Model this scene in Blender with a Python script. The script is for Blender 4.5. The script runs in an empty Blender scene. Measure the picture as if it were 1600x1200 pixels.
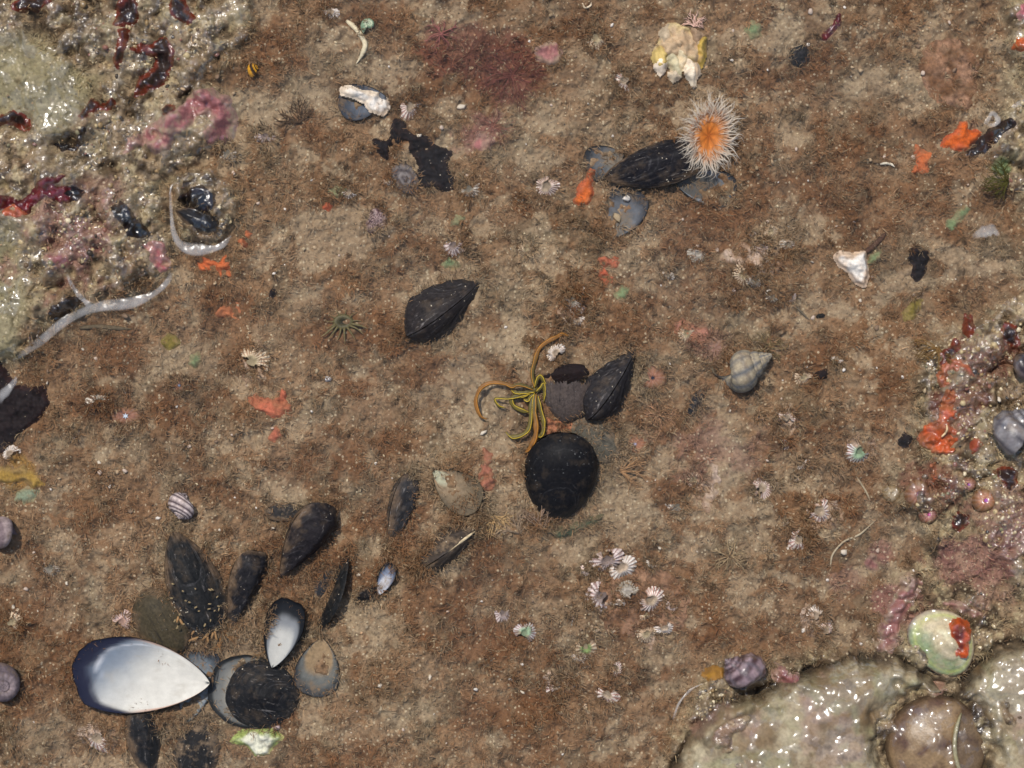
import bpy, math, random
import numpy as np
from mathutils import Vector, Matrix, Euler

R = math.radians
random.seed(7)
rng = np.random.default_rng(11)
C = bpy.context.scene.collection
sc = bpy.context.scene

# ------------------------------------------------------------------ camera, sky, sun, exposure
S = 0.0003            # metres per photograph pixel on the pool floor
D = 1.2               # camera height above the pool floor
cam_d = bpy.data.cameras.new('camera')
cam = bpy.data.objects.new('camera', cam_d); C.objects.link(cam)
cam.location = (0, 0, D)
cam_d.sensor_width = 36
cam_d.lens = 36 * D / (1600 * S)
cam_d.clip_start = 0.05; cam_d.clip_end = 60
cam_d.dof.use_dof = True; cam_d.dof.focus_distance = D - 0.003; cam_d.dof.aperture_fstop = 1.6
sc.camera = cam

SUN_EL, SUN_AZ = 67.0, -28.0      # azimuth from +Y (top of the picture), negative towards the left
sv = Vector((math.sin(R(SUN_AZ)) * math.cos(R(SUN_EL)), math.cos(R(SUN_AZ)) * math.cos(R(SUN_EL)), math.sin(R(SUN_EL))))
w = bpy.data.worlds.new('World'); sc.world = w; w.use_nodes = True
nt = w.node_tree
sky = nt.nodes.new('ShaderNodeTexSky'); sky.sky_type = 'NISHITA'; sky.sun_disc = False
sky.sun_elevation = R(SUN_EL); sky.sun_rotation = R(SUN_AZ)
bg = nt.nodes['Background']; bg.inputs['Strength'].default_value = 0.12
nt.links.new(sky.outputs[0], bg.inputs['Color'])
sl = bpy.data.lights.new('sun', 'SUN'); sl.energy = 3.3; sl.angle = R(0.5); sl.color = (1.0, 0.95, 0.88)
sun = bpy.data.objects.new('sun', sl); C.objects.link(sun)
sun.rotation_euler = (-sv).to_track_quat('-Z', 'Y').to_euler()
sc.view_settings.view_transform = 'Standard'; sc.view_settings.look = 'None'
sc.view_settings.exposure = 0.22; sc.view_settings.gamma = 1; sc.view_settings.use_curve_mapping = False
sc.cycles.max_bounces = 6; sc.cycles.transparent_max_bounces = 12
sc.cycles.caustics_reflective = False; sc.cycles.caustics_refractive = False

# ------------------------------------------------------------------ helpers
def lin(r, g=None, b=None):
    if g is None: r, g, b = r
    f = lambda c: (c / 255 / 12.92) if c / 255 <= 0.04045 else ((c / 255 + 0.055) / 1.055) ** 2.4
    return np.array([f(r), f(g), f(b)])

_lat = rng.random((8, 256, 256))
def vn(x, y, scale, seed=0):
    """value noise in -1..1"""
    t = _lat[seed % 8]
    x = np.asarray(x, float) / scale + seed * 17.3; y = np.asarray(y, float) / scale + seed * 41.7
    xi = np.floor(x).astype(int); yi = np.floor(y).astype(int)
    fx = x - xi; fy = y - yi
    fx = fx * fx * (3 - 2 * fx); fy = fy * fy * (3 - 2 * fy)
    a = t[yi & 255, xi & 255]; b = t[yi & 255, (xi + 1) & 255]
    c = t[(yi + 1) & 255, xi & 255]; d = t[(yi + 1) & 255, (xi + 1) & 255]
    return ((a + (b - a) * fx) * (1 - fy) + (c + (d - c) * fx) * fy) * 2 - 1
def fbm(x, y, scale, oct=4, seed=0, gain=0.5):
    v = 0; a = 1; n = 0
    for i in range(oct):
        ang = 0.6 * i + 0.3
        xr = np.cos(ang) * x - np.sin(ang) * y; yr = np.sin(ang) * x + np.cos(ang) * y
        v = v + a * vn(xr, yr, scale / 2.03 ** i, seed + i); n += a; a *= gain
    return v / n * 1.5
def sst(a, b, x):
    t = np.clip((x - a) / (b - a), 0, 1); return t * t * (3 - 2 * t)
def sdp(X, Y, pts):
    """signed distance to a polygon, negative inside"""
    X = np.asarray(X, float); Y = np.asarray(Y, float)
    d = np.full(X.shape, 1e18); ins = np.zeros(X.shape, bool)
    n = len(pts)
    for i in range(n):
        x1, y1 = pts[i]; x2, y2 = pts[(i + 1) % n]
        ex, ey = x2 - x1, y2 - y1
        t = np.clip(((X - x1) * ex + (Y - y1) * ey) / (ex * ex + ey * ey + 1e-9), 0, 1)
        d = np.minimum(d, (X - x1 - t * ex) ** 2 + (Y - y1 - t * ey) ** 2)
        c = ((y1 > Y) != (y2 > Y)) & (X < (x2 - x1) * (Y - y1) / (y2 - y1 + 1e-12) + x1)
        ins ^= c
    return np.where(ins, -1, 1) * np.sqrt(d)
def ell(cx, cy, rx, ry, deg=0, n=20):
    a = R(deg)
    return [(cx + rx * math.cos(t) * math.cos(a) - ry * math.sin(t) * math.sin(a),
             cy - rx * math.cos(t) * math.sin(a) - ry * math.sin(t) * math.cos(a)) for t in np.linspace(0, 2 * math.pi, n, endpoint=False)]
def smooth_path(pts, n=24):
    p = [np.array(q, float) for q in pts]; p = [2 * p[0] - p[1]] + p + [2 * p[-1] - p[-2]]
    out = []; m = len(p) - 3
    for k in range(n):
        u = k / (n - 1) * m; i = min(int(u), m - 1); t = u - i
        a, b, c, d = p[i:i + 4]
        out.append(0.5 * (2 * b + (c - a) * t + (2 * a - 5 * b + 4 * c - d) * t * t + (3 * b - a - 3 * c + d) * t ** 3))
    return np.array(out)

def build_mesh(name, V, F, mat, col=None, smooth=True, tris=False, extra=None):
    """V n x 3 in metres; F list of faces or an int array m x k"""
    me = bpy.data.meshes.new(name)
    V = np.asarray(V, np.float32)
    if isinstance(F, np.ndarray):
        k = F.shape[1]; m = len(F)
        me.vertices.add(len(V)); me.vertices.foreach_set('co', V.ravel())
        me.loops.add(m * k); me.loops.foreach_set('vertex_index', F.astype(np.int32).ravel())
        me.polygons.add(m); me.polygons.foreach_set('loop_start', np.arange(0, m * k, k, dtype=np.int32))
        me.update(calc_edges=True)
    else:
        me.from_pydata(V.tolist(), [], F); me.update()
    me.polygons.foreach_set('use_smooth', np.full(len(me.polygons), smooth))
    if col is not None:
        col = np.asarray(col, np.float32)
        if col.ndim == 1: col = np.tile(col, (len(V), 1))
        a = me.attributes.new('Col', 'FLOAT_COLOR', 'POINT')
        a.data.foreach_set('color', np.concatenate([np.clip(col, 0, 1), np.ones((len(V), 1), np.float32)], 1).astype(np.float32).ravel())
    for k_, v_ in (extra or {}).items():
        a = me.attributes.new(k_, 'FLOAT', 'POINT'); a.data.foreach_set('value', np.asarray(v_, np.float32))
    me.materials.append(mat)
    return me
def link(name, me, parent=None, loc=(0, 0, 0), rot=(0, 0, 0)):
    o = bpy.data.objects.new(name, me); C.objects.link(o)
    o.location = loc; o.rotation_euler = rot
    if parent: o.parent = parent
    return o
def tag(o, label=None, cat=None, group=None, kind=None):
    for k, v in (('label', label), ('category', cat), ('group', group), ('kind', kind)):
        if v: o[k] = v
    return o
def empty(name, loc, rot=(0, 0, 0)):
    e = bpy.data.objects.new(name, None); C.objects.link(e); e.location = loc; e.rotation_euler = rot
    e.empty_display_size = 0.005
    return e
def grid_faces(nu, nv, wrap=False):
    """rows nu, columns nv"""
    i, j = np.meshgrid(np.arange(nu - 1), np.arange(nv if wrap else nv - 1), indexing='ij')
    j2 = (j + 1) % nv
    return np.stack([i * nv + j, i * nv + j2, (i + 1) * nv + j2, (i + 1) * nv + j], -1).reshape(-1, 4)

# ------------------------------------------------------------------ materials
class NT:
    def __init__(s, name):
        s.m = bpy.data.materials.new(name); s.m.use_nodes = True
        s.t = s.m.node_tree; s.b = s.t.nodes['Principled BSDF']; s.out = s.t.nodes['Material Output']
    def n(s, typ, **kw):
        x = s.t.nodes.new(typ)
        for k, v in kw.items():
            if k.startswith('i_'):
                x.inputs[k[2:].replace('_', ' ')].default_value = v
            else: setattr(x, k, v)
        return x
    def l(s, a, b): s.t.links.new(a, b)
    def noise(s, co, scale, detail=4, rough=0.6):
        x = s.n('ShaderNodeTexNoise', i_Scale=scale, i_Detail=detail, i_Roughness=rough); s.l(co, x.inputs['Vector']); return x
    def ramp(s, src, a, b, lo=0.0, hi=1.0):
        x = s.n('ShaderNodeMapRange'); s.l(src, x.inputs[0])
        for i, v in enumerate((a, b, lo, hi)): x.inputs[i + 1].default_value = v
        return x.outputs[0]
    def mixc(s, fac, a, b, typ='MIX'):
        x = s.n('ShaderNodeMix', data_type='RGBA', blend_type=typ)
        for sock, v in ((x.inputs[0], fac), (x.inputs[6], a), (x.inputs[7], b)):
            if hasattr(v, 'is_output'): s.l(v, sock)
            elif isinstance(v, (int, float)): sock.default_value = v
            else: sock.default_value = (*v, 1) if len(v) == 3 else v
        return x.outputs[2]

def wet_coat(k, co, amount, dens=0.5, size=15, dist=5.0, patch=70, base=0.35):
    """a film of water with beads: Voronoi domes in the coat's normal, a random part of the cells wet"""
    nw = k.noise(co, 1 / (size * 1.6 * S), 2)
    wv = k.n('ShaderNodeVectorMath', operation='MULTIPLY_ADD'); k.l(nw.outputs['Color'], wv.inputs[0]); wv.inputs[1].default_value = (size * 1.1 * S,) * 3; k.l(co, wv.inputs[2])
    v = k.n('ShaderNodeTexVoronoi', i_Scale=1 / (size * S)); k.l(wv.outputs[0], v.inputs['Vector']); v.inputs['Randomness'].default_value = 1.0
    sq = k.n('ShaderNodeMath', operation='MULTIPLY'); k.l(v.outputs['Distance'], sq.inputs[0]); k.l(v.outputs['Distance'], sq.inputs[1])
    b2 = k.n('ShaderNodeBump', i_Strength=1.0, i_Distance=dist * S, invert=True); k.l(sq.outputs[0], b2.inputs['Height'])
    k.l(b2.outputs[0], k.b.inputs['Coat Normal'])
    pk = k.n('ShaderNodeSeparateColor'); k.l(v.outputs['Color'], pk.inputs[0])
    pn = k.noise(co, 1 / (patch * S), 2)
    th = k.ramp(pn.outputs[0], 0.35, 0.62, 1.0 - base * dens, 1.0 - dens)
    gt = k.n('ShaderNodeMath', operation='GREATER_THAN'); k.l(pk.outputs[0], gt.inputs[0]); k.l(th, gt.inputs[1])
    m = k.n('ShaderNodeMath', operation='MULTIPLY'); k.l(gt.outputs[0], m.inputs[0])
    if hasattr(amount, 'is_output'): k.l(amount, m.inputs[1])
    else: m.inputs[1].default_value = amount
    k.l(m.outputs[0], k.b.inputs['Coat Weight'])
    k.b.inputs['Coat Roughness'].default_value = 0.25; k.b.inputs['Coat IOR'].default_value = 1.75

def attr_mat(name, rough=0.6, spec=0.25, bump=0.4, bsize=4, grain=0.35, gsize=3, specks=0.0, speck_col=(0.45, 0.38, 0.28), speck_size=9,
             coat=0.0, alpha=1.0, sss=0.0, stripes=0.0, streak=0.0, bdist=1.2, coat_bump=0.0, wet_dens=0.8, wet_size=17, wet_patch=70, wet_base=0.35, silt=0.0, silt_col=(0.22, 0.15, 0.09)):
    """coloured by the attribute Col, broken up by grain; sizes in photograph pixels"""
    k = NT(name); co = k.n('ShaderNodeTexCoord').outputs['Object']
    at = k.n('ShaderNodeAttribute', attribute_name='Col').outputs['Color']
    n1 = k.noise(co, 1 / (gsize * S), 5, 0.65)
    f = k.ramp(n1.outputs[0], 0.25, 0.75, 1 - grain, 1 + grain)
    base = k.mixc(1.0, at, k.n('ShaderNodeCombineColor').outputs[0], 'MULTIPLY')
    cc = base.node.inputs[7].links[0].from_node
    for i in range(3): k.l(f, cc.inputs[i])
    if streak:
        mp = k.n('ShaderNodeMapping'); mp.inputs['Scale'].default_value = (0.14, 1, 1); k.l(co, mp.inputs['Vector'])
        ns_ = k.noise(mp.outputs[0], 1 / (4.5 * S), 5, 0.7)
        base = k.mixc(k.ramp(ns_.outputs[0], 0.60, 0.72, 0, streak), base, (0.19, 0.17, 0.155))
        base = k.mixc(k.ramp(ns_.outputs[0], 0.46, 0.30, 0, 0.7), base, (0.006, 0.006, 0.008))
    if stripes:
        g = k.n('ShaderNodeAttribute', attribute_name='growth').outputs['Fac']
        m = k.n('ShaderNodeMath', operation='MULTIPLY', i_Value=1.0); k.l(g, m.inputs[0]); m.inputs[1].default_value = 26
        n3 = k.noise(co, 1 / (30 * S), 3); m2 = k.n('ShaderNodeMath', operation='ADD'); k.l(m.outputs[0], m2.inputs[0])
        m3 = k.n('ShaderNodeMath', operation='MULTIPLY'); k.l(n3.outputs[0], m3.inputs[0]); m3.inputs[1].default_value = 3
        k.l(m3.outputs[0], m2.inputs[1])
        n4 = k.n('ShaderNodeTexNoise', noise_dimensions='1D', i_Scale=1.0, i_Detail=3.0); k.l(m2.outputs[0], n4.inputs['W'])
        nb_ = k.noise(co, 1 / (16 * S), 3)
        brk = k.n('ShaderNodeMath', operation='MULTIPLY'); k.l(k.ramp(n4.outputs[0], 0.60, 0.78, 0, stripes), brk.inputs[0]); k.l(k.ramp(nb_.outputs[0], 0.42, 0.62), brk.inputs[1])
        base = k.mixc(brk.outputs[0], base, (0.16, 0.15, 0.15))
    if silt:
        n5 = k.noise(co, 1 / (22 * S), 6, 0.7)
        base = k.mixc(k.ramp(n5.outputs[0], 0.5, 0.68, 0, silt), base, silt_col)
    if specks:
        v = k.n('ShaderNodeTexVoronoi', i_Scale=1 / (speck_size * S)); k.l(co, v.inputs['Vector'])
        n6 = k.noise(co, 1 / (60 * S), 3)
        th = k.ramp(n6.outputs[0], 0.35, 0.7, 0.02, 0.28 * specks)
        lt = k.n('ShaderNodeMath', operation='LESS_THAN'); k.l(v.outputs['Distance'], lt.inputs[0]); k.l(th, lt.inputs[1])
        base = k.mixc(lt.outputs[0], base, speck_col)
    k.l(base, k.b.inputs['Base Color'])
    k.b.inputs['Roughness'].default_value = rough
    k.b.inputs['Specular IOR Level'].default_value = spec
    k.b.inputs['Alpha'].default_value = alpha
    if sss:
        k.b.inputs['Subsurface Weight'].default_value = sss
        k.b.inputs['Subsurface Radius'].default_value = (1, 0.5, 0.3); k.b.inputs['Subsurface Scale'].default_value = 0.002
    nb = k.noise(co, 1 / (bsize * S), 5, 0.6)
    bp = k.n('ShaderNodeBump', i_Strength=bump, i_Distance=bdist * S); k.l(nb.outputs[0], bp.inputs['Height'])
    k.l(bp.outputs[0], k.b.inputs['Normal'])
    if coat:
        wet_coat(k, co, coat, wet_dens, wet_size, wet_size / 3.0, wet_patch, wet_base)
    return k.m

def ground_mat():
    k = NT('pool_floor'); co = k.n('ShaderNodeTexCoord').outputs['Object']
    at = k.n('ShaderNodeAttribute', attribute_name='Col').outputs['Color']
    wet = k.n('ShaderNodeAttribute', attribute_name='wet').outputs['Fac']
    n1 = k.noise(co, 1 / (5.5 * S), 6, 0.8)
    n2 = k.noise(co, 1 / (14 * S), 5, 0.6)
    base = k.mixc(k.ramp(n1.outputs[0], 0.32, 0.68), k.mixc(1.0, at, (0.58, 0.55, 0.52), 'MULTIPLY'), k.mixc(1.0, at, (1.36, 1.36, 1.36), 'MULTIPLY'))
    base = k.mixc(k.ramp(n2.outputs[0], 0.52, 0.70, 0, 0.5), base, k.mixc(1.0, base, (0.72, 0.58, 0.48), 'MULTIPLY'))
    v = k.n('ShaderNodeTexVoronoi', i_Scale=1 / (5.5 * S)); k.l(co, v.inputs['Vector'])
    pick = k.n('ShaderNodeSeparateColor'); k.l(v.outputs['Color'], pick.inputs[0])
    lt = k.n('ShaderNodeMath', operation='LESS_THAN', i_Value=0.5); k.l(v.outputs['Distance'], lt.inputs[0]); lt.inputs[1].default_value = 0.36
    gt = k.n('ShaderNodeMath', operation='GREATER_THAN'); k.l(pick.outputs[0], gt.inputs[0]); gt.inputs[1].default_value = 0.80
    gd = k.n('ShaderNodeMath', operation='LESS_THAN'); k.l(pick.outputs[0], gd.inputs[0]); gd.inputs[1].default_value = 0.16
    m1 = k.n('ShaderNodeMath', operation='MULTIPLY'); k.l(lt.outputs[0], m1.inputs[0]); k.l(gt.outputs[0], m1.inputs[1])
    m2 = k.n('ShaderNodeMath', operation='MULTIPLY'); k.l(lt.outputs[0], m2.inputs[0]); k.l(gd.outputs[0], m2.inputs[1])
    base = k.mixc(m1.outputs[0], base, k.mixc(0.5, base, tuple(lin(205, 188, 155))))
    base = k.mixc(m2.outputs[0], base, k.mixc(0.5, base, (0.02, 0.016, 0.012)))
    k.l(base, k.b.inputs['Base Color'])
    k.l(k.ramp(wet, 0, 1, 0.85, 0.32), k.b.inputs['Roughness'])
    k.l(k.ramp(wet, 0, 1, 0.08, 0.35), k.b.inputs['Specular IOR Level'])
    b1 = k.n('ShaderNodeBump', i_Strength=0.9, i_Distance=2.2 * S); k.l(n1.outputs[0], b1.inputs['Height']); k.l(b1.outputs[0], k.b.inputs['Normal'])
    wet_coat(k, co, wet, 1.0, 25, 9.0, 80)
    return k.m

M_ground = ground_mat()
M_turf = attr_mat('algae_filament', rough=0.8, spec=0.05, bump=0.0, grain=0.25, gsize=6)
M_grit = attr_mat('shell_grit', rough=0.6, spec=0.2, bump=0.2, grain=0.2)
M_mussel = attr_mat('mussel_black', rough=0.55, spec=0.1, bump=0.6, bsize=5, grain=0.6, gsize=5, specks=0.5, speck_size=10, stripes=0.3, streak=0.9, silt=0.18)
M_mussel_clean = attr_mat('mussel_smooth', rough=0.55, spec=0.1, bump=0.35, bsize=4, grain=0.5, gsize=4, specks=0.55, speck_size=6.5, speck_col=(0.15, 0.15, 0.14), stripes=0.12, streak=0.12, silt=0.12)
M_mussel_silt = attr_mat('mussel_silted', rough=0.75, spec=0.1, bump=0.6, bsize=5, grain=0.5, gsize=5, specks=0.6, stripes=0.4, streak=0.5, silt=0.95)
M_nacre = attr_mat('nacre', rough=0.6, spec=0.06, bump=0.15, bsize=12, grain=0.10, gsize=14)
M_nacre_silt = attr_mat('nacre_silted', rough=0.6, spec=0.12, bump=0.4, bsize=8, grain=0.35, gsize=8, silt=0.85, silt_col=tuple(lin(120, 98, 72)))
M_snail = attr_mat('snail_shell', rough=0.6, spec=0.12, bump=0.5, bsize=3, grain=0.4, gsize=4, silt=0.6, silt_col=tuple(lin(124, 102, 78)))
M_snail_wet = attr_mat('snail_shell_wet', rough=0.35, spec=0.4, bump=0.4, bsize=3, grain=0.4, gsize=4, coat=0.9, wet_dens=0.5, silt=0.5, silt_col=tuple(lin(118, 96, 70)))
M_barn = attr_mat('barnacle_plate', rough=0.65, spec=0.2, bump=0.5, bsize=3, grain=0.25, gsize=4)
M_sponge = attr_mat('sponge_crust', rough=0.8, spec=0.1, bump=0.7, bsize=3, grain=0.4, gsize=4, silt=0.7, silt_col=tuple(lin(140, 104, 74)))
M_sponge_wet = attr_mat('sponge_wet', rough=0.4, spec=0.3, bump=0.6, bsize=4, grain=0.45, gsize=6, coat=1.0, coat_bump=6, silt=0.75, silt_col=tuple(lin(128, 88, 56)))
M_coral = attr_mat('coralline', rough=0.7, spec=0.15, bump=0.7, bsize=4, grain=0.45, gsize=6, silt=0.95, silt_col=tuple(lin(150, 128, 100)))
M_coral_wet = attr_mat('coralline_wet', rough=0.5, spec=0.3, bump=0.7, bsize=4, grain=0.35, gsize=6, coat=1.0, coat_bump=6, silt=0.9, silt_col=tuple(lin(150, 136, 106)))
M_frond_wet = attr_mat('seaweed_wet', rough=0.3, spec=0.4, bump=0.5, bsize=6, grain=0.6, gsize=8, coat=1.0, coat_bump=7)
M_weed = attr_mat('seaweed_dark', rough=0.7, spec=0.1, bump=0.7, bsize=4, grain=0.6, gsize=5, specks=0.5, speck_size=8)
M_kelp = attr_mat('strap_frond', rough=0.5, spec=0.25, bump=0.2, bsize=6, grain=0.25, gsize=8)
M_tent = attr_mat('tentacle', rough=0.5, spec=0.1, bump=0.0, grain=0.12, gsize=6, alpha=0.5)
M_anem = attr_mat('anemone_flesh', rough=0.5, spec=0.2, bump=0.3, bsize=5, grain=0.25, gsize=6, sss=0.3)
M_anem_silt = attr_mat('anemone_silted', rough=0.7, spec=0.1, bump=0.6, bsize=4, grain=0.4, gsize=5, silt=0.75, silt_col=tuple(lin(134, 104, 78)))
M_anem_wet = attr_mat('anemone_flesh_wet', rough=0.4, spec=0.3, bump=0.7, bsize=4, grain=0.45, gsize=5, coat=1.0, coat_bump=2, silt=0.8, silt_col=tuple(lin(128, 104, 74)))
M_limpet_wet = attr_mat('limpet_wet', rough=0.45, spec=0.3, bump=0.8, bsize=6, grain=0.4, gsize=6, coat=0.8, coat_bump=2, silt=0.75, silt_col=tuple(lin(158, 142, 112)))
M_rock_wet = attr_mat('wet_boulder', rough=0.5, spec=0.2, bump=0.3, bsize=4, grain=0.38, gsize=5, coat=1.0, wet_dens=1.0, wet_size=17, wet_patch=120, wet_base=0.05, silt=0.6, silt_col=tuple(lin(112, 88, 58)))
M_stone = attr_mat('turfed_stone', rough=0.85, spec=0.08, bump=0.8, bsize=4, grain=0.45, gsize=4, silt=0.4)
M_white = attr_mat('worn_shell', rough=0.6, spec=0.15, bump=0.6, bsize=5, grain=0.28, gsize=5, silt=0.6, silt_col=tuple(lin(170, 135, 100)))
M_droplet = attr_mat('water_bead', rough=0.03, spec=0.5, bump=0.0, grain=0.0, alpha=0.35)

def rim_sheen_mat():  # whitish see-through colour stands in for sky reflected at the waterline
    k = NT('waterline_sheen'); co = k.n('ShaderNodeTexCoord').outputs['Object']
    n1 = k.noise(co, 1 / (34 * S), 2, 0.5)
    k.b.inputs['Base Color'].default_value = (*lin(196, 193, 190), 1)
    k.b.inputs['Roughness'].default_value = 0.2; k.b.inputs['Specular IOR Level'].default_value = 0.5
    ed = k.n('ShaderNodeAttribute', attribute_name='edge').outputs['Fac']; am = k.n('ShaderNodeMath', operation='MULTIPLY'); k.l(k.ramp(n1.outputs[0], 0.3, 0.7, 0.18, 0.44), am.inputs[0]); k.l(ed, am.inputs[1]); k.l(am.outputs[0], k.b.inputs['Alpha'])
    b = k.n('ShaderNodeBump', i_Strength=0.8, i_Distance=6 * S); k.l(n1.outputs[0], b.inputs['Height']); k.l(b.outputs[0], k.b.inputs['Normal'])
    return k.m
M_rim_sheen = rim_sheen_mat()

# ------------------------------------------------------------------ ground: heights and colours in photograph pixels
WATER = 26.0
TL = [(-400, -400), (392, -400), (398, 60), (335, 130), (372, 160), (352, 235), (290, 268), (266, 300), (268, 420), (258, 440), (180, 466), (120, 486), (30, 562), (-400, 620)]
TLB = [(272, 270), (330, 262), (372, 300), (372, 350), (352, 374), (318, 384), (286, 374), (272, 345)]
RT = [(2000, -400), (1580, -400), (1562, 80), (1572, 165), (1535, 240), (1560, 290), (1600, 330), (1598, 450), (1535, 485), (1458, 522), (1422, 590), (1416, 690), (1394, 740),
      (1418, 800), (1446, 850), (1392, 892), (1375, 960), (1390, 1010), (1280, 1005), (1210, 1035), (1120, 1035), (1068, 1090), (1050, 1130), (1030, 1180), (1000, 1400), (1000, 1700), (2000, 1700)]
LOBE1 = [(1010, 1370), (1040, 1230), (1075, 1150), (1120, 1095), (1200, 1078), (1262, 1045), (1330, 1030), (1400, 1030), (1448, 1062), (1478, 1098), (1480, 1160), (1430, 1400), (1240, 1415)]
LOBE2 = [(1510, 1390), (1478, 1180), (1486, 1090), (1520, 1045), (1560, 1008), (1622, 1000), (1664, 1060), (1668, 1330), (1610, 1410)]
SM_OLIVE = [(-200, 60), (70, 55), (125, 100), (160, 120), (150, 165), (125, 205), (95, 228), (50, 195), (-200, 200)]
SM_LEFT = [(-200, 360), (30, 350), (45, 420), (60, 480), (30, 560), (-200, 600)]

SAND = [(640, 482, 26, 30), (745, 470, 14, 26), (1290, 478, 60, 26), (1225, 50, 34, 34), (215, 712, 36, 40), (185, 830, 34, 26), (530, 385, 70, 40), (530, 345, 40, 30),
        (905, 120, 46, 60), (880, 190, 120, 26), (850, 250, 60, 24), (800, 540, 40, 40), (770, 650, 50, 60), (640, 240, 30, 22), (440, 560, 60, 50), (300, 560, 50, 30), (1080, 580, 40, 26),
        (1120, 620, 30, 22), (990, 810, 40, 50), (900, 870, 40, 30), (1130, 800, 70, 26), (1250, 740, 60, 40), (1010, 60, 60, 30), (740, 40, 60, 30), (800, 30, 40, 24), (690, 230, 30, 30),
        (610, 1125, 40, 36), (670, 1045, 26, 26), (520, 1140, 46, 26), (940, 300, 40, 30), (730, 580, 40, 30), (590, 640, 50, 26), (1190, 855, 30, 26), (1170, 60, 50, 22), (1470, 50, 50, 26),
        (1360, 130, 40, 30), (820, 160, 40, 24), (430, 400, 40, 30), (1400, 850, 50, 24), (1290, 830, 30, 20), (900, 960, 60, 40), (880, 1000, 50, 30), (100, 960, 30, 26), (700, 170, 26, 20),
        (1240, 160, 40, 20), (540, 60, 40, 20), (345, 690, 60, 30), (1330, 600, 30, 20), (1010, 1130, 40, 20), (560, 960, 40, 30), (470, 480, 30, 26), (1420, 440, 40, 20)]
BROWN = [(770, 60, 90, 70), (850, 120, 60, 50), (740, 130, 90, 60), (490, 200, 50, 40), (1000, 480, 120, 60), (1100, 370, 90, 60), (900, 480, 40, 40), (660, 570, 90, 40), (560, 660, 80, 60),
         (520, 520, 90, 40), (300, 640, 60, 50), (60, 960, 70, 80), (120, 1010, 60, 60), (40, 1060, 60, 50), (600, 800, 60, 60), (700, 960, 90, 40), (760, 1010, 80, 60), (690, 930, 60, 40),
         (1000, 860, 60, 40), (1000, 960, 60, 50), (840, 1080, 60, 60), (1080, 940, 60, 30), (1250, 560, 90, 40), (1340, 330, 120, 60), (1300, 230, 90, 60), (1440, 300, 60, 50), (1280, 700, 90, 40),
         (1380, 620, 60, 60), (1330, 760, 60, 40), (1290, 100, 40, 30), (880, 60, 60, 30), (1180, 130, 60, 30), (560, 20, 70, 30), (430, 80, 50, 60), (340, 470, 50, 30), (170, 550, 70, 40),
         (480, 720, 90, 40), (560, 890, 60, 40), (340, 760, 60, 30), (160, 620, 50, 30), (1150, 980, 70, 30), (880, 340, 40, 30), (640, 400, 70, 30), (780, 880, 60, 40), (800, 340, 50, 20),
         (1040, 760, 50, 30), (440, 880, 30, 60), (760, 1110, 70, 40), (450, 1110, 50, 24), (560, 1190, 60, 20), (1200, 300, 60, 30), (1420, 700, 40, 30), (1000, 1060, 60, 30)]
REDD = [(800, 110, 50, 50, 'red'), (730, 80, 60, 40, 'red'), (760, 210, 40, 30, 'pink'), (140, 390, 90, 70, 'pink'), (1400, 930, 40, 40, 'pink'), (1370, 870, 30, 30, 'pink'),
        (1420, 960, 40, 30, 'pink'), (30, 740, 30, 24, 'yellow'), (1120, 700, 80, 50, 'pinkb'), (1100, 530, 40, 26, 'pinkb'), (1500, 870, 60, 40, 'pink'), (1560, 860, 40, 60, 'pink'), (1540, 780, 50, 40, 'pinkb'), (1470, 760, 60, 40, 'red'), (1560, 930, 40, 30, 'pinkb'), (1330, 900, 40, 30, 'pinkb'), (1480, 640, 60, 60, 'red'), (1530, 560, 50, 40, 'red'), (160, 300, 60, 30, 'pinkb'), (1120, 1130, 40, 30, 'pinkb')]

def blob(X, Y, l, warp):
    m = np.zeros(X.shape)
    for e in l:
        x, y, rx, ry = e[:4]
        q = np.abs(X - x) < rx * 2.2; q &= np.abs(Y - y) < ry * 2.2
        if not q.any(): continue
        d = np.sqrt(((X[q] - x) / rx) ** 2 + ((Y[q] - y) / ry) ** 2) + warp[q]
        m[q] = np.maximum(m[q], sst(1.25, 0.6, d))
    return m

PIT = (1464, 1168)
def masks(X, Y):
    wv = fbm(X, Y, 30, 4, 3) * 9
    e = np.maximum(sst(14, -26, sdp(X, Y, TL) + wv), sst(14, -26, sdp(X, Y, RT) + wv))
    e2 = sst(10, -16, sdp(X, Y, TLB) + wv * 0.6)
    sm = np.maximum(sst(10, -20, sdp(X, Y, SM_OLIVE) + wv), sst(10, -20, sdp(X, Y, SM_LEFT) + wv))
    return e, e2, sm
def patches(X, Y):
    tan = sst(0.08, 0.34, fbm(X, Y, 95, 5, 2, 0.62)); drk = sst(0.02, 0.34, fbm(X, Y, 58, 5, 6, 0.65))
    rus = sst(0.12, 0.4, fbm(X, Y, 74, 4, 3, 0.6)); pal = np.maximum(sst(0.34, 0.46, fbm(X, Y, 40, 5, 1, 0.66)), sst(0.42, 0.50, fbm(X, Y, 70, 5, 7, 0.62)))
    return tan, drk, rus, pal
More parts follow.
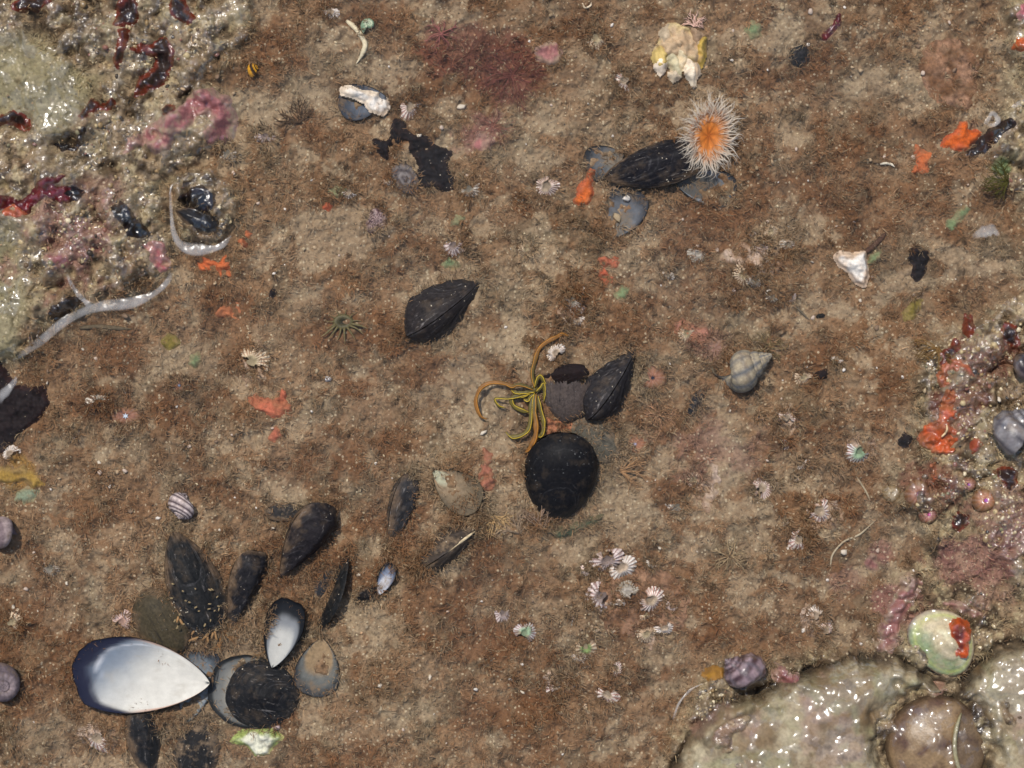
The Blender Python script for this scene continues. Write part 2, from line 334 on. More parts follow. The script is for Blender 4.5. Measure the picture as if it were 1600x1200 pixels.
def height(X, Y, M=None):
    e, e2, sm = M if M is not None else masks(X, Y)
    em = np.maximum(e, e2)
    tan, drk, rus, pal = patches(X, Y)
    h = 9 * fbm(X, Y, 230, 3, 0) + 8 * fbm(X, Y, 80, 3, 1) + 4.0 * drk + 2.5 * rus - 3 * pal
    f1 = fbm(X, Y, 34, 4, 2, 0.6); f2 = fbm(X, Y, 10, 3, 4, 0.6)
    rgh = (1 - 0.75 * sm)
    h += 7.5 * f1 * rgh + 3.2 * f2 * rgh * (1 - 0.6 * pal)
    h -= 7 * sst(0.35, 0.8, vn(X, Y, 21, 2)) * sst(-0.2, 0.6, vn(X, Y, 90, 3)) * rgh
    h += 5 * sst(0.5, 0.9, vn(X, Y, 15, 6)) * rgh
    h = np.minimum(h, 16 + 0.2 * (h - 16))
    h += em * (33 + 12 * fbm(X, Y, 120, 2, 5) + 26 * (np.abs(fbm(X, Y, 62, 3, 6, 0.55)) - 0.3) * rgh + 8 * fbm(X, Y, 26, 3, 3) * rgh)
    h += em * rgh * (4.5 * np.maximum(fbm(X, Y, 13, 2, 7), -0.3) - 9 * sst(0.4, 0.8, np.abs(fbm(X, Y, 60, 2, 1)) * -1 + 0.75 + 0.2 * vn(X, Y, 12, 1)))
    hump = np.exp(-(((X - 70) * 0.75 + (Y - 150) * 0.66) / 60) ** 2 * 0.5 - (((X - 70) * -0.66 + (Y - 150) * 0.75) / 38) ** 2)
    h += 34 * hump - 22 * np.exp(-((X - 105) / 30) ** 2 - ((Y - 230) / 11) ** 2)
    for lb in (LOBE1, LOBE2):
        q = (X > 940) & (Y > 930)
        if q.any():
            dl = sdp(X[q], Y[q], lb); h[q] = h[q] - 16 * np.exp(-((dl - 2) / 9) ** 2)
    h -= 16 * np.exp(-((X - 1500) / 60) ** 2 - ((Y - 870) / 22) ** 2) * e
    return h

x0, x1, y0, y1, ST = -60, 1690, -60, 1460, 1.95
gx = np.arange(x0, x1 + .1, ST); gy = np.arange(y0, y1 + .1, ST)
far = np.cumsum(2.2 * 1.16 ** np.arange(46))
def stretch(g): return np.concatenate([g[0] - far[::-1], g, g[-1] + far])
HX, HY = np.meshgrid(gx, gy)
Hg = height(HX, HY)
def Hs(px, py):
    """height of the pool floor under photograph pixels"""
    px = np.asarray(px, float); py = np.asarray(py, float)
    u = np.clip((px - x0) / ST, 0, len(gx) - 1.001); v = np.clip((py - y0) / ST, 0, len(gy) - 1.001)
    i = u.astype(int); j = v.astype(int); fu = u - i; fv = v - j
    return (Hg[j, i] * (1 - fu) + Hg[j, i + 1] * fu) * (1 - fv) + (Hg[j + 1, i] * (1 - fu) + Hg[j + 1, i + 1] * fu) * fv
def Hm(px, py, r=10):
    a = np.linspace(0, 6.28, 12, endpoint=False)
    return float(np.mean(Hs(px + r * np.cos(a), py + r * np.sin(a))))
def W(px, py, z): return np.stack([(np.asarray(px, float) - 800) * S, (600 - np.asarray(py, float)) * S, np.asarray(z, float) * S], -1)
def fit(px, py, z):
    """the floor point (in pixels) over which something z pixels high shows at this pixel"""
    k = 1 - z * S / D
    return 800 + (px - 800) * k, 600 + (py - 600) * k
def fitp(pts, z): return [fit(x, y, z) for x, y in pts]

c_brown, c_dark, c_sand, c_olive = lin(135, 107, 79), lin(101, 72, 48), lin(154, 135, 108), lin(150, 137, 110)
c_red, c_pink, c_pinkb, c_yel = lin(112, 64, 54), lin(140, 96, 90), lin(138, 106, 90), lin(146, 112, 48)
def ground_col(X, Y, M):
    e, e2, sm = M; em = np.maximum(e, e2)
    wp = fbm(X, Y, 46, 5, 5, 0.65) * 0.95 + 0.1
    tan, drk, rus, pal = patches(X, Y)
    sa = blob(X, Y, SAND, wp); br = blob(X, Y, BROWN, wp)
    sa = sst(0.25, 0.7, sa) * (0.75 + 0.25 * np.sign(vn(X, Y, 150, 5)))
    L = lambda a, b, m: a + (b - a) * m[..., None]
    c = np.broadcast_to(c_brown, X.shape + (3,))
    c = L(c, c_sand * 0.86, 0.62 * tan * (1 - 0.8 * br))
    c = L(c, c_dark, 0.55 * drk * (1 - 0.5 * sa))
    c = L(c, lin(122, 86, 57), 0.42 * rus * (1 - sa))
    c = L(c, c_dark * np.array([1.15, 1.0, 0.9]), 0.6 * br * (1 - 0.4 * pal))
    c = L(c, c_sand * 1.08, 0.66 * pal * (1 - 0.75 * br))
    c = L(c, c_sand, 0.62 * sa)
    c = L(c, lin(68, 52, 38), 0.55 * sst(0.34, 0.62, fbm(X, Y, 17, 4, 4, 0.7)) * (1 - 0.7 * sa))
    c = L(c, lin(116, 104, 82), 0.4 * sst(0.2, 0.5, fbm(X, Y, 36, 4, 0, 0.65)) * (1 - sa))
    c = L(c, c_olive, 0.5 * em * (1 - 0.4 * drk))
    c = L(c, lin(62, 50, 38), 0.75 * em * sst(0.10, 0.5, fbm(X, Y, 24, 4, 1, 0.65)) * (1 - sm))
    c = L(c, lin(52, 42, 32), 0.75 * em * sst(0.16, 0.02, np.abs(fbm(X, Y, 62, 3, 6, 0.55))) * (1 - sm))
    c = L(c, lin(176, 160, 124), 0.6 * em * sst(0.2, 0.5, fbm(X, Y, 17, 3, 6, 0.65)) * (1 - sm))
    c = L(c, lin(134, 124, 92) * (1 + 0.25 * fbm(X, Y, 30, 4, 3))[..., None], sm * 0.9)
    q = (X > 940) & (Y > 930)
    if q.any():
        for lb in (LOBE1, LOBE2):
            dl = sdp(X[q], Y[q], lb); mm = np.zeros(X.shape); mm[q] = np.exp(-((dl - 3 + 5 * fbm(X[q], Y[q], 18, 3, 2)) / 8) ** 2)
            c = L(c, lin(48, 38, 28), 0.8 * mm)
    for k_, cc in (('red', c_red), ('pink', c_pink), ('pinkb', c_pinkb), ('yellow', c_yel)):
        c = L(c, cc, 0.6 * blob(X, Y, [b for b in REDD if b[4] == k_], wp))
    return c, np.clip(sa + 0.8 * pal * (1 - br) + 0.3 * tan * (1 - br), 0, 1)

GX, GY = np.meshgrid(stretch(gx), stretch(gy))
MG = masks(GX, GY)
HG = height(GX, GY, MG)
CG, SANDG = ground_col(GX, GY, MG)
wet = sst(WATER - 1, WATER + 4, HG)
V = W(GX, GY, HG).reshape(-1, 3)
V[:, 2] = np.where((np.abs(V[:, 0]) > 0.3) | (np.abs(V[:, 1]) > 0.25), np.minimum(V[:, 2], (WATER + 25) * S), V[:, 2])
ny, nx = GX.shape
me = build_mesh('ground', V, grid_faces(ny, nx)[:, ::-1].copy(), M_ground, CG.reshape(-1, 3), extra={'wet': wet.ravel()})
tag(link('ground', me), 'brown rock pool floor of sand and short algae with wet rims', kind='structure')

# the water: a closed body, clear, its flat top cut by the rocks
k = NT('sea_water'); k.t.nodes.remove(k.b)
va = k.n('ShaderNodeVolumeAbsorption', i_Density=1.4); va.inputs['Color'].default_value = (0.80, 0.93, 0.90, 1)
vs = k.n('ShaderNodeVolumeScatter', i_Density=8.0, i_Anisotropy=0.3); vs.inputs['Color'].default_value = (0.97, 0.94, 0.88, 1)
ad = k.n('ShaderNodeAddShader'); k.l(va.outputs[0], ad.inputs[0]); k.l(vs.outputs[0], ad.inputs[1])
k.l(ad.outputs[0], k.out.inputs['Volume'])
hw = 3.5
b = np.array([(x, y, z) for z in (-0.12, WATER * S) for x, y in ((-hw, -hw), (hw, -hw), (hw, hw), (-hw, hw))])
me = build_mesh('water', b, [(3, 2, 1, 0), (4, 5, 6, 7), (0, 1, 5, 4), (1, 2, 6, 5), (2, 3, 7, 6), (3, 0, 4, 7)], k.m, smooth=False)
tag(link('water', me), 'clear still sea water filling the rock pool', kind='structure')

# ------------------------------------------------------------------ where no turf grows
EX = np.zeros((660, 860), np.float32)      # 2-pixel cells from (-60,-60)
exX, exY = np.meshgrid(np.arange(860) * 2 - 60 + 1., np.arange(660) * 2 - 60 + 1.)
def exclude(pts, grow=0, amt=1.0):
    xs = [p[0] for p in pts]; ys = [p[1] for p in pts]
    i0 = max(int((min(xs) + 50 - grow) / 2), 0); i1 = min(int((max(xs) + 70 + grow) / 2), 860)
    j0 = max(int((min(ys) + 50 - grow) / 2), 0); j1 = min(int((max(ys) + 70 + grow) / 2), 660)
    if i1 <= i0 or j1 <= j0: return
    d = sdp(exX[j0:j1, i0:i1], exY[j0:j1, i0:i1], pts)
    EX[j0:j1, i0:i1] = np.maximum(EX[j0:j1, i0:i1], np.where(d < grow, amt, 0))
FRINGE = []     # (px, py, rx, ry, deg) outlines that get a fringe of turf

# ------------------------------------------------------------------ draped crusts, lumps and boulders
def drape(name, pts, thick, ew, mat, ca, cb=None, cw=8, step=2.0, rag=3.0, rs=14, lump=1.5, ls=10, parent=None, seed=0, origin=None, excl=True, col_fn=None, up=0.0, holes=0.0, adjust=True, zfit=None, smooth_base=None, pit=None):
    cx = sum(p[0] for p in pts) / len(pts); cy = sum(p[1] for p in pts) / len(pts)
    zc = (Hm(cx, cy) if zfit is None else zfit)
    if adjust: pts = fitp(pts, zc + thick * 0.6)
    cx, cy = fit(cx, cy, zc)
    xs = [p[0] for p in pts]; ys = [p[1] for p in pts]
    X, Y = np.meshgrid(np.arange(min(xs) - 8 - rag, max(xs) + 8 + rag, step), np.arange(min(ys) - 8 - rag, max(ys) + 8 + rag, step))
    sd = sdp(X, Y, pts) + rag * fbm(X, Y, rs, 3, seed + 1)
    if holes: sd = np.maximum(sd, holes * (fbm(X, Y, 16, 3, seed + 4) - 0.45) * 14)
    if pit is not None: sd = np.maximum(sd, pit[2] + 10 * fbm(X, Y, 40, 3, 2) - np.hypot(X - pit[0], Y - pit[1]))
    t = np.clip(-sd / ew, 0, 1)
    hb = Hs(X, Y)
    if smooth_base is not None: hb = hb + (smooth_base + 0.35 * (hb - smooth_base) * 0 - hb) * sst(-2, -34, sd)
    z = hb + up + thick * np.sqrt(1 - (1 - t) ** 2) * (1 + 0.25 * fbm(X, Y, ls * 3, 2, seed)) + lump * fbm(X, Y, ls, 3, seed + 2) * np.clip(t * 3, 0, 1) - 2.5 * np.clip(sd / 3, 0, 1.5) + 0.6
    use = sd < 5
    q = use[:-1, :-1] & use[1:, :-1] & use[:-1, 1:] & use[1:, 1:]
    idx = np.arange(X.size).reshape(X.shape)
    F = np.stack([idx[:-1, :-1][q], idx[1:, :-1][q], idx[1:, 1:][q], idx[:-1, 1:][q]], -1)
    uniq, inv = np.unique(F, return_inverse=True)
    F = inv.reshape(F.shape)
    X = X.ravel()[uniq]; Y = Y.ravel()[uniq]; z = z.ravel()[uniq]; sd = sd.ravel()[uniq]
    zc = float(np.min(z)) if origin is None else origin[2]
    if origin is not None: cx, cy = origin[0], origin[1]
    V = W(X, Y, z) - W(cx, cy, zc)
    if col_fn is not None: col = col_fn(X, Y, sd)
    elif cb is None: col = np.tile(ca, (len(V), 1))
    else: col = cb + (ca - cb) * sst(0, cw, -sd + cw * 0.9 * np.clip(fbm(X, Y, 20, 2, seed + 6), -0.6, 1))[:, None]
    me = build_mesh(name, V, F, mat, col)
    if excl: exclude(pts, -1)
    o = link(name, me, parent, loc=(0, 0, 0) if parent else tuple(W(cx, cy, zc)))
    return o

def rough_poly(cx, cy, rx, ry, deg=0, amp=0.25, n=14, seed=0):
    r = random.Random(seed); out = []
    ph = [r.uniform(0, 6.28) for _ in range(3)]
    for (x, y), t in zip(ell(0, 0, rx, ry, deg, n), np.linspace(0, 6.28, n, endpoint=False)):
        f = 1 + amp * (math.sin(2 * t + ph[0]) * .5 + math.sin(3 * t + ph[1]) * .4 + math.sin(5 * t + ph[2]) * .35)
        out.append((cx + x * f, cy + y * f))
    return out

# the two smooth boulders that stand out of the water, and the turfed stone in the pool
def rockcol(X, Y, sd):
    n = fbm(X, Y, 60, 4, 3)[:, None]; n2 = fbm(X, Y, 25, 4, 5)[:, None]
    c = lin(154, 141, 114) + (lin(116, 96, 70) - lin(154, 141, 114)) * np.clip(n * 1.0 + 0.3, 0, 1)
    c = c + (lin(124, 120, 86) - c) * np.clip(n2 * 0.8, 0, 0.6)
    c = c + (lin(142, 104, 96) - c) * (sst(0.3, 0.7, fbm(X, Y, 44, 3, 7)) * 0.35)[:, None]
    c = c + (lin(70, 56, 40) - c) * (sst(0.3, 0.6, fbm(X, Y, 20, 4, 2, .65)) * 0.45)[:, None]
    g = ground_col(X, Y, masks(X, Y))[0]
    return c + (g * 0.8 - c) * sst(-13, -2, sd + 6 * fbm(X, Y, 16, 3, 4))[:, None] * 0.9
def boulder(pts, label, thick, ew, seed):
    o = drape('boulder', pts, thick, ew, M_rock_wet, None, step=2.6, rag=9, rs=48, lump=6, ls=60, seed=seed, col_fn=rockcol, adjust=False, smooth_base=30, pit=(1452, 1157, 88))
    Y = None
    return tag(o, label, 'rock', 'wet boulders at the corner of the pool')
boulder(LOBE1, 'broad smooth wet boulder with round snail pressed against it, glinting in sun', 34, 110, 1)
boulder(LOBE2, 'smooth pale wet boulder beside green limpet, reaching out of frame', 36, 110, 2)
def stonecol(X, Y, sd):
    n = fbm(X, Y, 18, 4, 3)[:, None]
    c = lin(142, 108, 84) + (lin(108, 76, 52) - lin(142, 108, 84)) * np.clip(n + 0.3, 0, 1)
    return c * (1 + 0.35 * fbm(X, Y, 7, 3, 6)[:, None])
o = drape('flat_stone', [(918, 930), (935, 890), (990, 870), (1045, 890), (1078, 930), (1062, 985), (1010, 1000), (950, 992)], 4.5, 30, M_stone, None, rag=8, rs=24, lump=3, ls=14, col_fn=stonecol, seed=3, excl=False)
tag(o, 'flat reddish stone under water with barnacles crowded on it', 'stone')
o = drape('flat_stone', [(1440, 90), (1462, 64), (1500, 60), (1525, 90), (1528, 140), (1500, 175), (1460, 165), (1440, 130)], 4, 26, M_stone, None, rag=8, rs=24, lump=3, ls=14, col_fn=stonecol, seed=6, excl=False)
tag(o, 'rounded turf covered stone below the wet edge holding a pale blue chip', 'stone')

# ------------------------------------------------------------------ mussels
def valve(L, Wd, T, bend=0.0, low=0.85, sharp=0.8, nt=56, ns=26, rnd=0.42, keel=0.0, sgn=1, seed=0, rip=0.012, lens=0.0, cut=None):
    """one mussel valve, hinge point at -L/2 on x, dome along sgn*z; returns verts (pixels), faces, growth, inside distance"""
    u = (1 - np.cos(np.linspace(0, math.pi, nt // 2 + 1))) / 2
    um = sharp / (sharp + rnd); pk = um ** sharp * (1 - um) ** rnd
    wv = Wd / 2 * u ** sharp * (1 - u) ** rnd / pk
    bx = bend * L * 4 * u * (1 - u)
    up = np.stack([u * L, wv + bx], 1); lo = np.stack([u * L, -wv * low + bx], 1)
    out = np.concatenate([up, lo[-2:0:-1]])                        # closed, starts at the hinge
    n = len(out)
    rr = np.random.default_rng(seed)
    jag = np.convolve(np.tile(rr.normal(0, 1, n), 3), np.ones(4) / 4, 'same')[n:2 * n]
    out = out * (1 + 0.02 * jag[:, None])
    s = np.linspace(0.04, 1, ns) ** 0.85
    P = s[:, None, None] * out[None]
    X = P[..., 0]; Y = P[..., 1]
    d = np.abs(sdp(X, Y, [tuple(p) for p in out])); d[-1] = 0
    dn = np.clip(d / d.max(), 0, 1)
    z = T * ((1 - keel) * np.sqrt(np.clip(1 - (1 - dn) ** 2.1, 0, 1)) + keel * dn ** 0.9)
    ph = rr.uniform(0, 6)
    if lens: z *= np.clip(np.interp(X / L, u, wv) / (Wd / 2), 0.02, 1) ** lens
    z += rip * T * (np.sin(s * 46 + ph) + np.sin(s * 27 + ph * 2))[:, None] * 2.0 * np.clip(dn * 4, 0, 1)
    Vv = np.stack([X - L / 2, Y, z * sgn], -1).reshape(-1, 3)
    Vv = np.concatenate([Vv, [[-L / 2, 0, 0]]])
    F = [tuple(f) for f in grid_faces(ns, n, wrap=True)] + [(len(Vv) - 1, (j + 1) % n, j) for j in range(n)]
    if sgn < 0: F = [f[::-1] for f in F]
    F = [f[::-1] for f in F]
    if cut is not None: F = [f for f in F if min(Vv[i, 0] for i in f) > cut * L + 1.5 * math.sin(Vv[f[0], 1] * .3)]
    g = np.concatenate([np.repeat(s, n), [0]])
    return Vv, F, g, np.concatenate([dn.ravel(), [0]])
BLACK, BROWNB, GREYB, OLIVEB = lin(40, 38, 42), lin(84, 74, 68), lin(86, 86, 84), lin(80, 70, 50)
def shade_valve(V, g, base, tip=None):
    c = np.tile(base * 0.5, (len(V), 1))
    if tip is not None: c = c + (tip - c) * sst(0.75, 1.0, g)[:, None]
    return c
def place(px, py, deg, z, roll=0, pitch=0, name='mussel'):
    x, y = fit(px, py, z)
    return empty(name, tuple(W(x, y, z)), Matrix.to_euler((Euler((0, 0, R(deg))).to_matrix() @ Euler((0, R(pitch), 0)).to_matrix() @ Euler((R(roll), 0, 0)).to_matrix())))
def turf_around(px, py, L, Wv, deg, k=0.9, fr=1.0):
    exclude(ell(px, py, L / 2 * k, Wv / 2 * k, deg))
    if fr: FRINGE.append((px, py, L / 2, Wv / 2, deg, fr))
nm = [0]
def mussel(px, py, deg, L, Wd, T, label, roll=0, pitch=0, dz=6, mat=None, col=BLACK, tip=None, bend=0.0, low=0.85, sharp=0.8, silt_strip=False, fr=1.0, lens=0.0, cut=None, edge=0.3, both=True, group='black mussels on the pool floor', name='mussel', z=None):
    nm[0] += 1
    mat = mat or M_mussel
    zz = Hm(px, py, 14) + dz if z is None else z
    r = place(px, py, deg, zz, roll, pitch, name)
    tag(r, label, 'mussel', group)
    for sg in ((1, -1) if both else (1,)):
        V, F, g, dn = valve(L, Wd, T, bend, low, sharp, sgn=sg, seed=nm[0] * 2 + sg, lens=lens, cut=cut, keel=0.0 if mat is M_mussel_clean else 0.6, rip=0.004 if mat is M_mussel_clean else 0.012)
        V[:, 2] += 0.8 * sg
        cv = shade_valve(V, g, col, tip)
        if abs(roll) < 60 and edge > 0:
            sm_ = sst(edge, 0.0, dn + 0.22 * fbm(V[:, 0], V[:, 1], 14, 3, nm[0]))[:, None] * 0.62
            cv = cv + (lin(112, 90, 68) - cv) * sm_
        me = build_mesh('valve', V * S, F, mat, cv, extra={'growth': g})
        link('valve', me, r)
    vis = max(Wd * abs(math.cos(R(roll))), 2 * T * abs(math.sin(R(roll))))
    if silt_strip:
        p = np.stack([np.linspace(-L * 0.32, L * 0.12, 10), Wd * 0.46 * np.linspace(.75, 1.0, 10) * (1 if roll > 0 else -0.85), np.zeros(10)], 1)
        V, F = tube(p, np.array([.6, 1.6, 2.2, 2.4, 2.2, 2.0, 2.4, 2.0, 1.4, .6]), 6)
        link('silt_strip', build_mesh('silt_strip', V * S, F, M_stone, lin(190, 170, 135)), r)
    turf_around(px, py, L, vis, deg, 0.86, fr)
    return r
def tube(P, rad, n=8, flat=1.0):
    """tube along points P (k x 3) with radii; flat squeezes it in z"""
    P = np.asarray(P, float); k = len(P)
    T = np.gradient(P, axis=0); T /= np.linalg.norm(T, axis=1)[:, None] + 1e-9
    up = np.array([0, 0, 1.0]); A = np.cross(up, T); nA = np.linalg.norm(A, axis=1)[:, None]
    A = np.where(nA > 1e-3, A / (nA + 1e-9), np.array([1.0, 0, 0])); B = np.cross(T, A)
    th = np.linspace(0, 2 * math.pi, n, endpoint=False)
    rad = np.broadcast_to(rad, (k,))
    V = P[:, None] + rad[:, None, None] * (np.cos(th)[None, :, None] * A[:, None] + flat * np.sin(th)[None, :, None] * B[:, None])
    V = V.reshape(-1, 3)
    F = [tuple(f) for f in grid_faces(k, n, wrap=True)]
    F += [tuple(range(n))[::-1], tuple(range((k - 1) * n, k * n))]
    return V, F
def open_shell(px, py, deg, L, Wd, T, label, col_fn, roll=0, pitch=0, dz=3, col=BLACK, bend=0.0, low=0.85, sharp=0.8, fr=0.6, z=None, thick=2.2, mat_out=None, cat='shell', silt=True):
    """an empty valve lying hollow side up"""
    nm[0] += 1
    zz = (Hm(px, py, 14) + dz if z is None else z) + T * 0.9
    r = place(px, py, deg, zz, roll, pitch, 'mussel_shell'); tag(r, label, cat, 'empty mussel shells')
    V, F, g, dn = valve(L, Wd, T, bend, low, sharp, sgn=-1, seed=nm[0])
    link('outer_shell', build_mesh('outer_shell', V * S, F, mat_out or M_mussel, shade_valve(V, g, col), extra={'growth': g}), r)
    V2, F2, g2, dn2 = valve(L, Wd, T, bend, low, sharp, sgn=-1, seed=nm[0], rip=0.003)
    V2[:, 2] = V2[:, 2] * 0.86 + thick * np.clip(dn2 * 8 + .15, 0, 1)
    V2[:, :2] = V2[:, :2] * 0.985
    F2 = [f[::-1] for f in F2]
    link('inner_lining', build_mesh('inner_lining', V2 * S, F2, M_nacre_silt if silt else M_nacre, col_fn(V2[:, 0] / L, V2[:, 1] / Wd, g2, dn2) * (0.8 if silt else 1)), r)
    turf_around(px, py, L, Wd, deg, 0.95, fr)
    return r
def nacre_rim(rim=(30, 34, 46), mid=(118, 128, 142), inner=(205, 206, 204), e0=0.80, e1=0.93, mott=0.5):
    rim, mid, inner = lin(rim), lin(mid), lin(inner)
    def f(x, y, g, dn):
        n = fbm(x * 100, y * 100, 22, 3, 2) * 0.05 * mott
        c = inner + (mid - inner) * sst(e0 - 0.18, e0, g + n)[:, None]
        return c + (rim - c) * sst(e0 + 0.02, e1, g + n * 0.6)[:, None]
    return f

# the white shell, lower left of the pool
def big_nacre(x, y, g, dn):
    n = fbm(x * 200, y * 110, 26, 4, 2) * 0.04
    white, blue, navy, pink = lin(196, 191, 179), lin(86, 97, 112), lin(34, 36, 52), lin(176, 146, 128)
    c = np.tile(white, (len(x), 1))
    m = sst(-0.14, 0.42, x * 0.9 - y * 0.4 + n)
    c = c + (lin(104, 115, 127) - c) * m[:, None]
    m = 0.25 * sst(0.0, 0.26, x * 0.55 - y * 0.9 - 0.06 + n) * sst(-0.2, 0.05, x)
    c = c + (blue - c) * m[:, None]
    c = c + (lin(150, 140, 124) - c) * (0.25 * sst(0.3, 0.7, fbm(x * 200, y * 110, 14, 4, 4)))[:, None]
    c = c + (lin(188, 188, 190) - c) * (np.exp(-((g - 0.835 + n) / 0.012) ** 2) * sst(0.1, -0.1, y) * 0.8)[:, None]
    rimm = sst(0.83, 0.92, g + n * 0.8 + 0.04 * sst(0.0, -0.4, y) - 0.16 * sst(0.30, -0.10, x) + 0.02 * fbm(x * 200, y * 110, 60, 2, 5))
    c = c * (1 + 0.05 * fbm(x * 200, y * 110, 9, 3, 1)[:, None])
    c = c + (navy - c) * rimm[:, None]
    c = c + (pink - c) * (sst(0.90, 0.96, g + n) * sst(0.12, -0.10, x))[:, None]
    return c
open_shell(221, 1060, 176, 216, 122, 15, 'large empty mussel shell, white and pearly inside with dark blue rim', big_nacre, low=0.98, dz=8, bend=-0.02, sharp=0.75, fr=0.3, silt=False)
open_shell(440, 990, 74, 112, 64, 20, 'narrow upright empty shell, chalk white inside, black all round', nacre_rim((28, 30, 34), (120, 122, 124), (172, 170, 163), 0.66, 0.82), low=1.0, dz=2, roll=-12, silt=False)
open_shell(497, 1042, 262, 92, 72, 8, 'empty shell filled with brown silt below the narrow white one', nacre_rim((52, 54, 56), (104, 104, 98), (158, 132, 98), 0.72, 0.95), low=1.0, dz=-1, fr=0.8)
open_shell(305, 1068, 78, 128, 66, 9, 'blue grey empty shell poking out from under the large white one', nacre_rim((48, 54, 62), (120, 130, 138), (150, 154, 152), 0.7, 0.95), low=1.0, dz=-2, fr=0.3)
open_shell(602, 905, 66, 56, 30, 10, 'small gaping shell with a bright white lining', nacre_rim((40, 42, 48), (120, 130, 150), (190, 191, 196), 0.7, 0.95), low=1.0, dz=5, roll=-25)
open_shell(712, 764, -38, 92, 62, 8, 'half buried shell with a greenish pearly spot inside', nacre_rim((96, 84, 66), (150, 128, 100), (184, 180, 150), 0.4, 0.98), low=1.0, dz=-1, col=lin(110, 96, 72), fr=1.2)
open_shell(1104, 292, -8, 98, 60, 12, 'grey shell with a pearly streak under the orange anemone', nacre_rim((46, 48, 52), (120, 126, 132), (86, 84, 80), 0.8, 0.98), low=1.0, dz=0, roll=10)
open_shell(974, 332, 70, 84, 70, 9, 'broken grey shell with pinkish flakes beneath the mussel of the anemone', nacre_rim((54, 56, 62), (100, 102, 106), (112, 106, 98), 0.6, 0.95), low=1.0, dz=-1)
open_shell(944, 252, 200, 66, 56, 9, 'small grey shell at the rear end of the anemone mussel', nacre_rim((44, 46, 50), (98, 100, 102), (118, 112, 102), 0.6, 0.95), low=1.0, dz=-2, fr=0.6)
open_shell(566, 158, 190, 76, 58, 9, 'dark slate shell lying beneath the white shell chip', nacre_rim((60, 64, 72), (96, 102, 112), (104, 108, 114), 0.5, 0.95), low=1.0, dz=-2, fr=0.6)

mussel(1022, 257, 15, 166, 78, 30, 'long black mussel with an orange anemone at its end', roll=-16, dz=14, sharp=0.75, low=0.9, bend=-0.03, edge=0.12, fr=0.6)
mussel(690, 481, 215, 150, 84, 41, 'ridged black mussel standing hinge up between two sand lumps', roll=74, pitch=0, dz=0, sharp=0.75, lens=0.42, col=lin(56, 50, 49))
mussel(954, 600, 234, 140, 84, 35, 'dark mussel with a long straight seam beside the strap seaweed', roll=78, dz=4, col=lin(56, 52, 53), sharp=0.9, lens=0.6)
r = mussel(887, 594, -90, 132, 84, 22, 'smooth brown mussel with rounded lower edge touching the strap seaweed', dz=10, roll=4, pitch=8, mat=M_mussel_clean, col=lin(100, 88, 82), sharp=0.4, low=1.0, fr=0, cut=-0.02, both=False, edge=-1)
mussel(880, 584, 6, 78, 30, 8, 'dark gap behind the smooth brown mussel, put in as a maroon body', dz=2, roll=0, col=lin(40, 26, 26), mat=M_weed, sharp=0.5, low=1.0, fr=0, edge=-1)  # shade of the gap between the valves, put in as a dark body
mussel(928, 684, 140, 104, 74, 16, 'dull grey green mussel tucked under the big black oval one', dz=-4, roll=-10, mat=M_mussel_silt, col=lin(112, 106, 92), sharp=0.6, fr=0.8)
mussel(875, 744, 84, 146, 113, 36, 'big black oval mussel dusted with fine white specks', dz=6, roll=3, pitch=-21, mat=M_mussel_clean, col=lin(32, 31, 33), sharp=0.55, low=1.0, fr=0.9, edge=-1)
mussel(626, 797, 72, 128, 52, 24, 'slim black mussel standing on its pointed end amid brown turf', dz=0, roll=50, pitch=-8, col=lin(54, 53, 55), fr=2.0, lens=0.3, sharp=0.9)
mussel(705, 850, 215, 134, 70, 25, 'hairy brown mussel with a strip of sand along its slit', dz=-4, roll=80, mat=M_mussel_silt, col=lin(86, 74, 64), sharp=0.8, lens=0.6, silt_strip=True, fr=3.2)
mussel(475, 846, 55, 142, 80, 33, 'large glossy black mussel leaning out of the mussel clump', dz=12, roll=40, pitch=-9, sharp=1.05, low=0.8, lens=0.25, col=lin(48, 43, 45), edge=0.15)
mussel(448, 800, 172, 72, 34, 12, 'small dark mussel wedged behind the leaning glossy one', dz=-1, roll=20, mat=M_mussel_silt, col=lin(66, 62, 60), fr=1.2)
mussel(300, 916, -72, 184, 98, 30, 'long charcoal mussel dotted with cream worm tubes, left side of clump', dz=8, roll=-8, pitch=10, col=lin(48, 48, 48), sharp=0.7, low=0.85, fr=1.2)
mussel(382, 922, 68, 138, 68, 28, 'black mussel in the middle of clump, between charcoal and glossy ones', dz=10, roll=34, pitch=-10, sharp=1.05, low=0.7, col=lin(42, 40, 43), edge=0.2, fr=1.3)
r = mussel(412, 1086, 168, 112, 106, 27, 'black mussel gaping to show a grey crescent of its lining', dz=13, roll=0, sharp=0.5, low=1.0, mat=M_mussel, col=lin(34, 34, 36), fr=0.5, both=False, edge=-1)
V2, F2, g2, d2 = valve(142, 112, 18, 0, 1.0, 0.5, sgn=-1, seed=91)
V2[:, 0] += 16; V2[:, 2] -= 2
link('outer_shell', build_mesh('outer_shell', V2 * S, F2, M_mussel, shade_valve(V2, g2, lin(36, 36, 38)), extra={'growth': g2}), r)
V2, F2, g2, dn2 = valve(140, 110, 14, 0, 1.0, 0.5, sgn=-1, seed=91)
V2[:, 0] += 16; V2[:, 2] += 1.5 * np.clip(dn2 * 8, 0, 1)
link('inner_lining', build_mesh('inner_lining', V2 * S, [f[::-1] for f in F2], M_nacre, nacre_rim((34, 36, 38), (110, 110, 106), (158, 152, 140), .90, .97)(V2[:, 0] / 140, V2[:, 1] / 110, g2, dn2)), r)
mussel(254, 972, 120, 112, 84, 22, 'smooth olive brown mussel half hidden behind the large white shell', dz=-2, mat=M_mussel_clean, col=lin(84, 74, 54), sharp=0.5, low=1.0, fr=0.6)
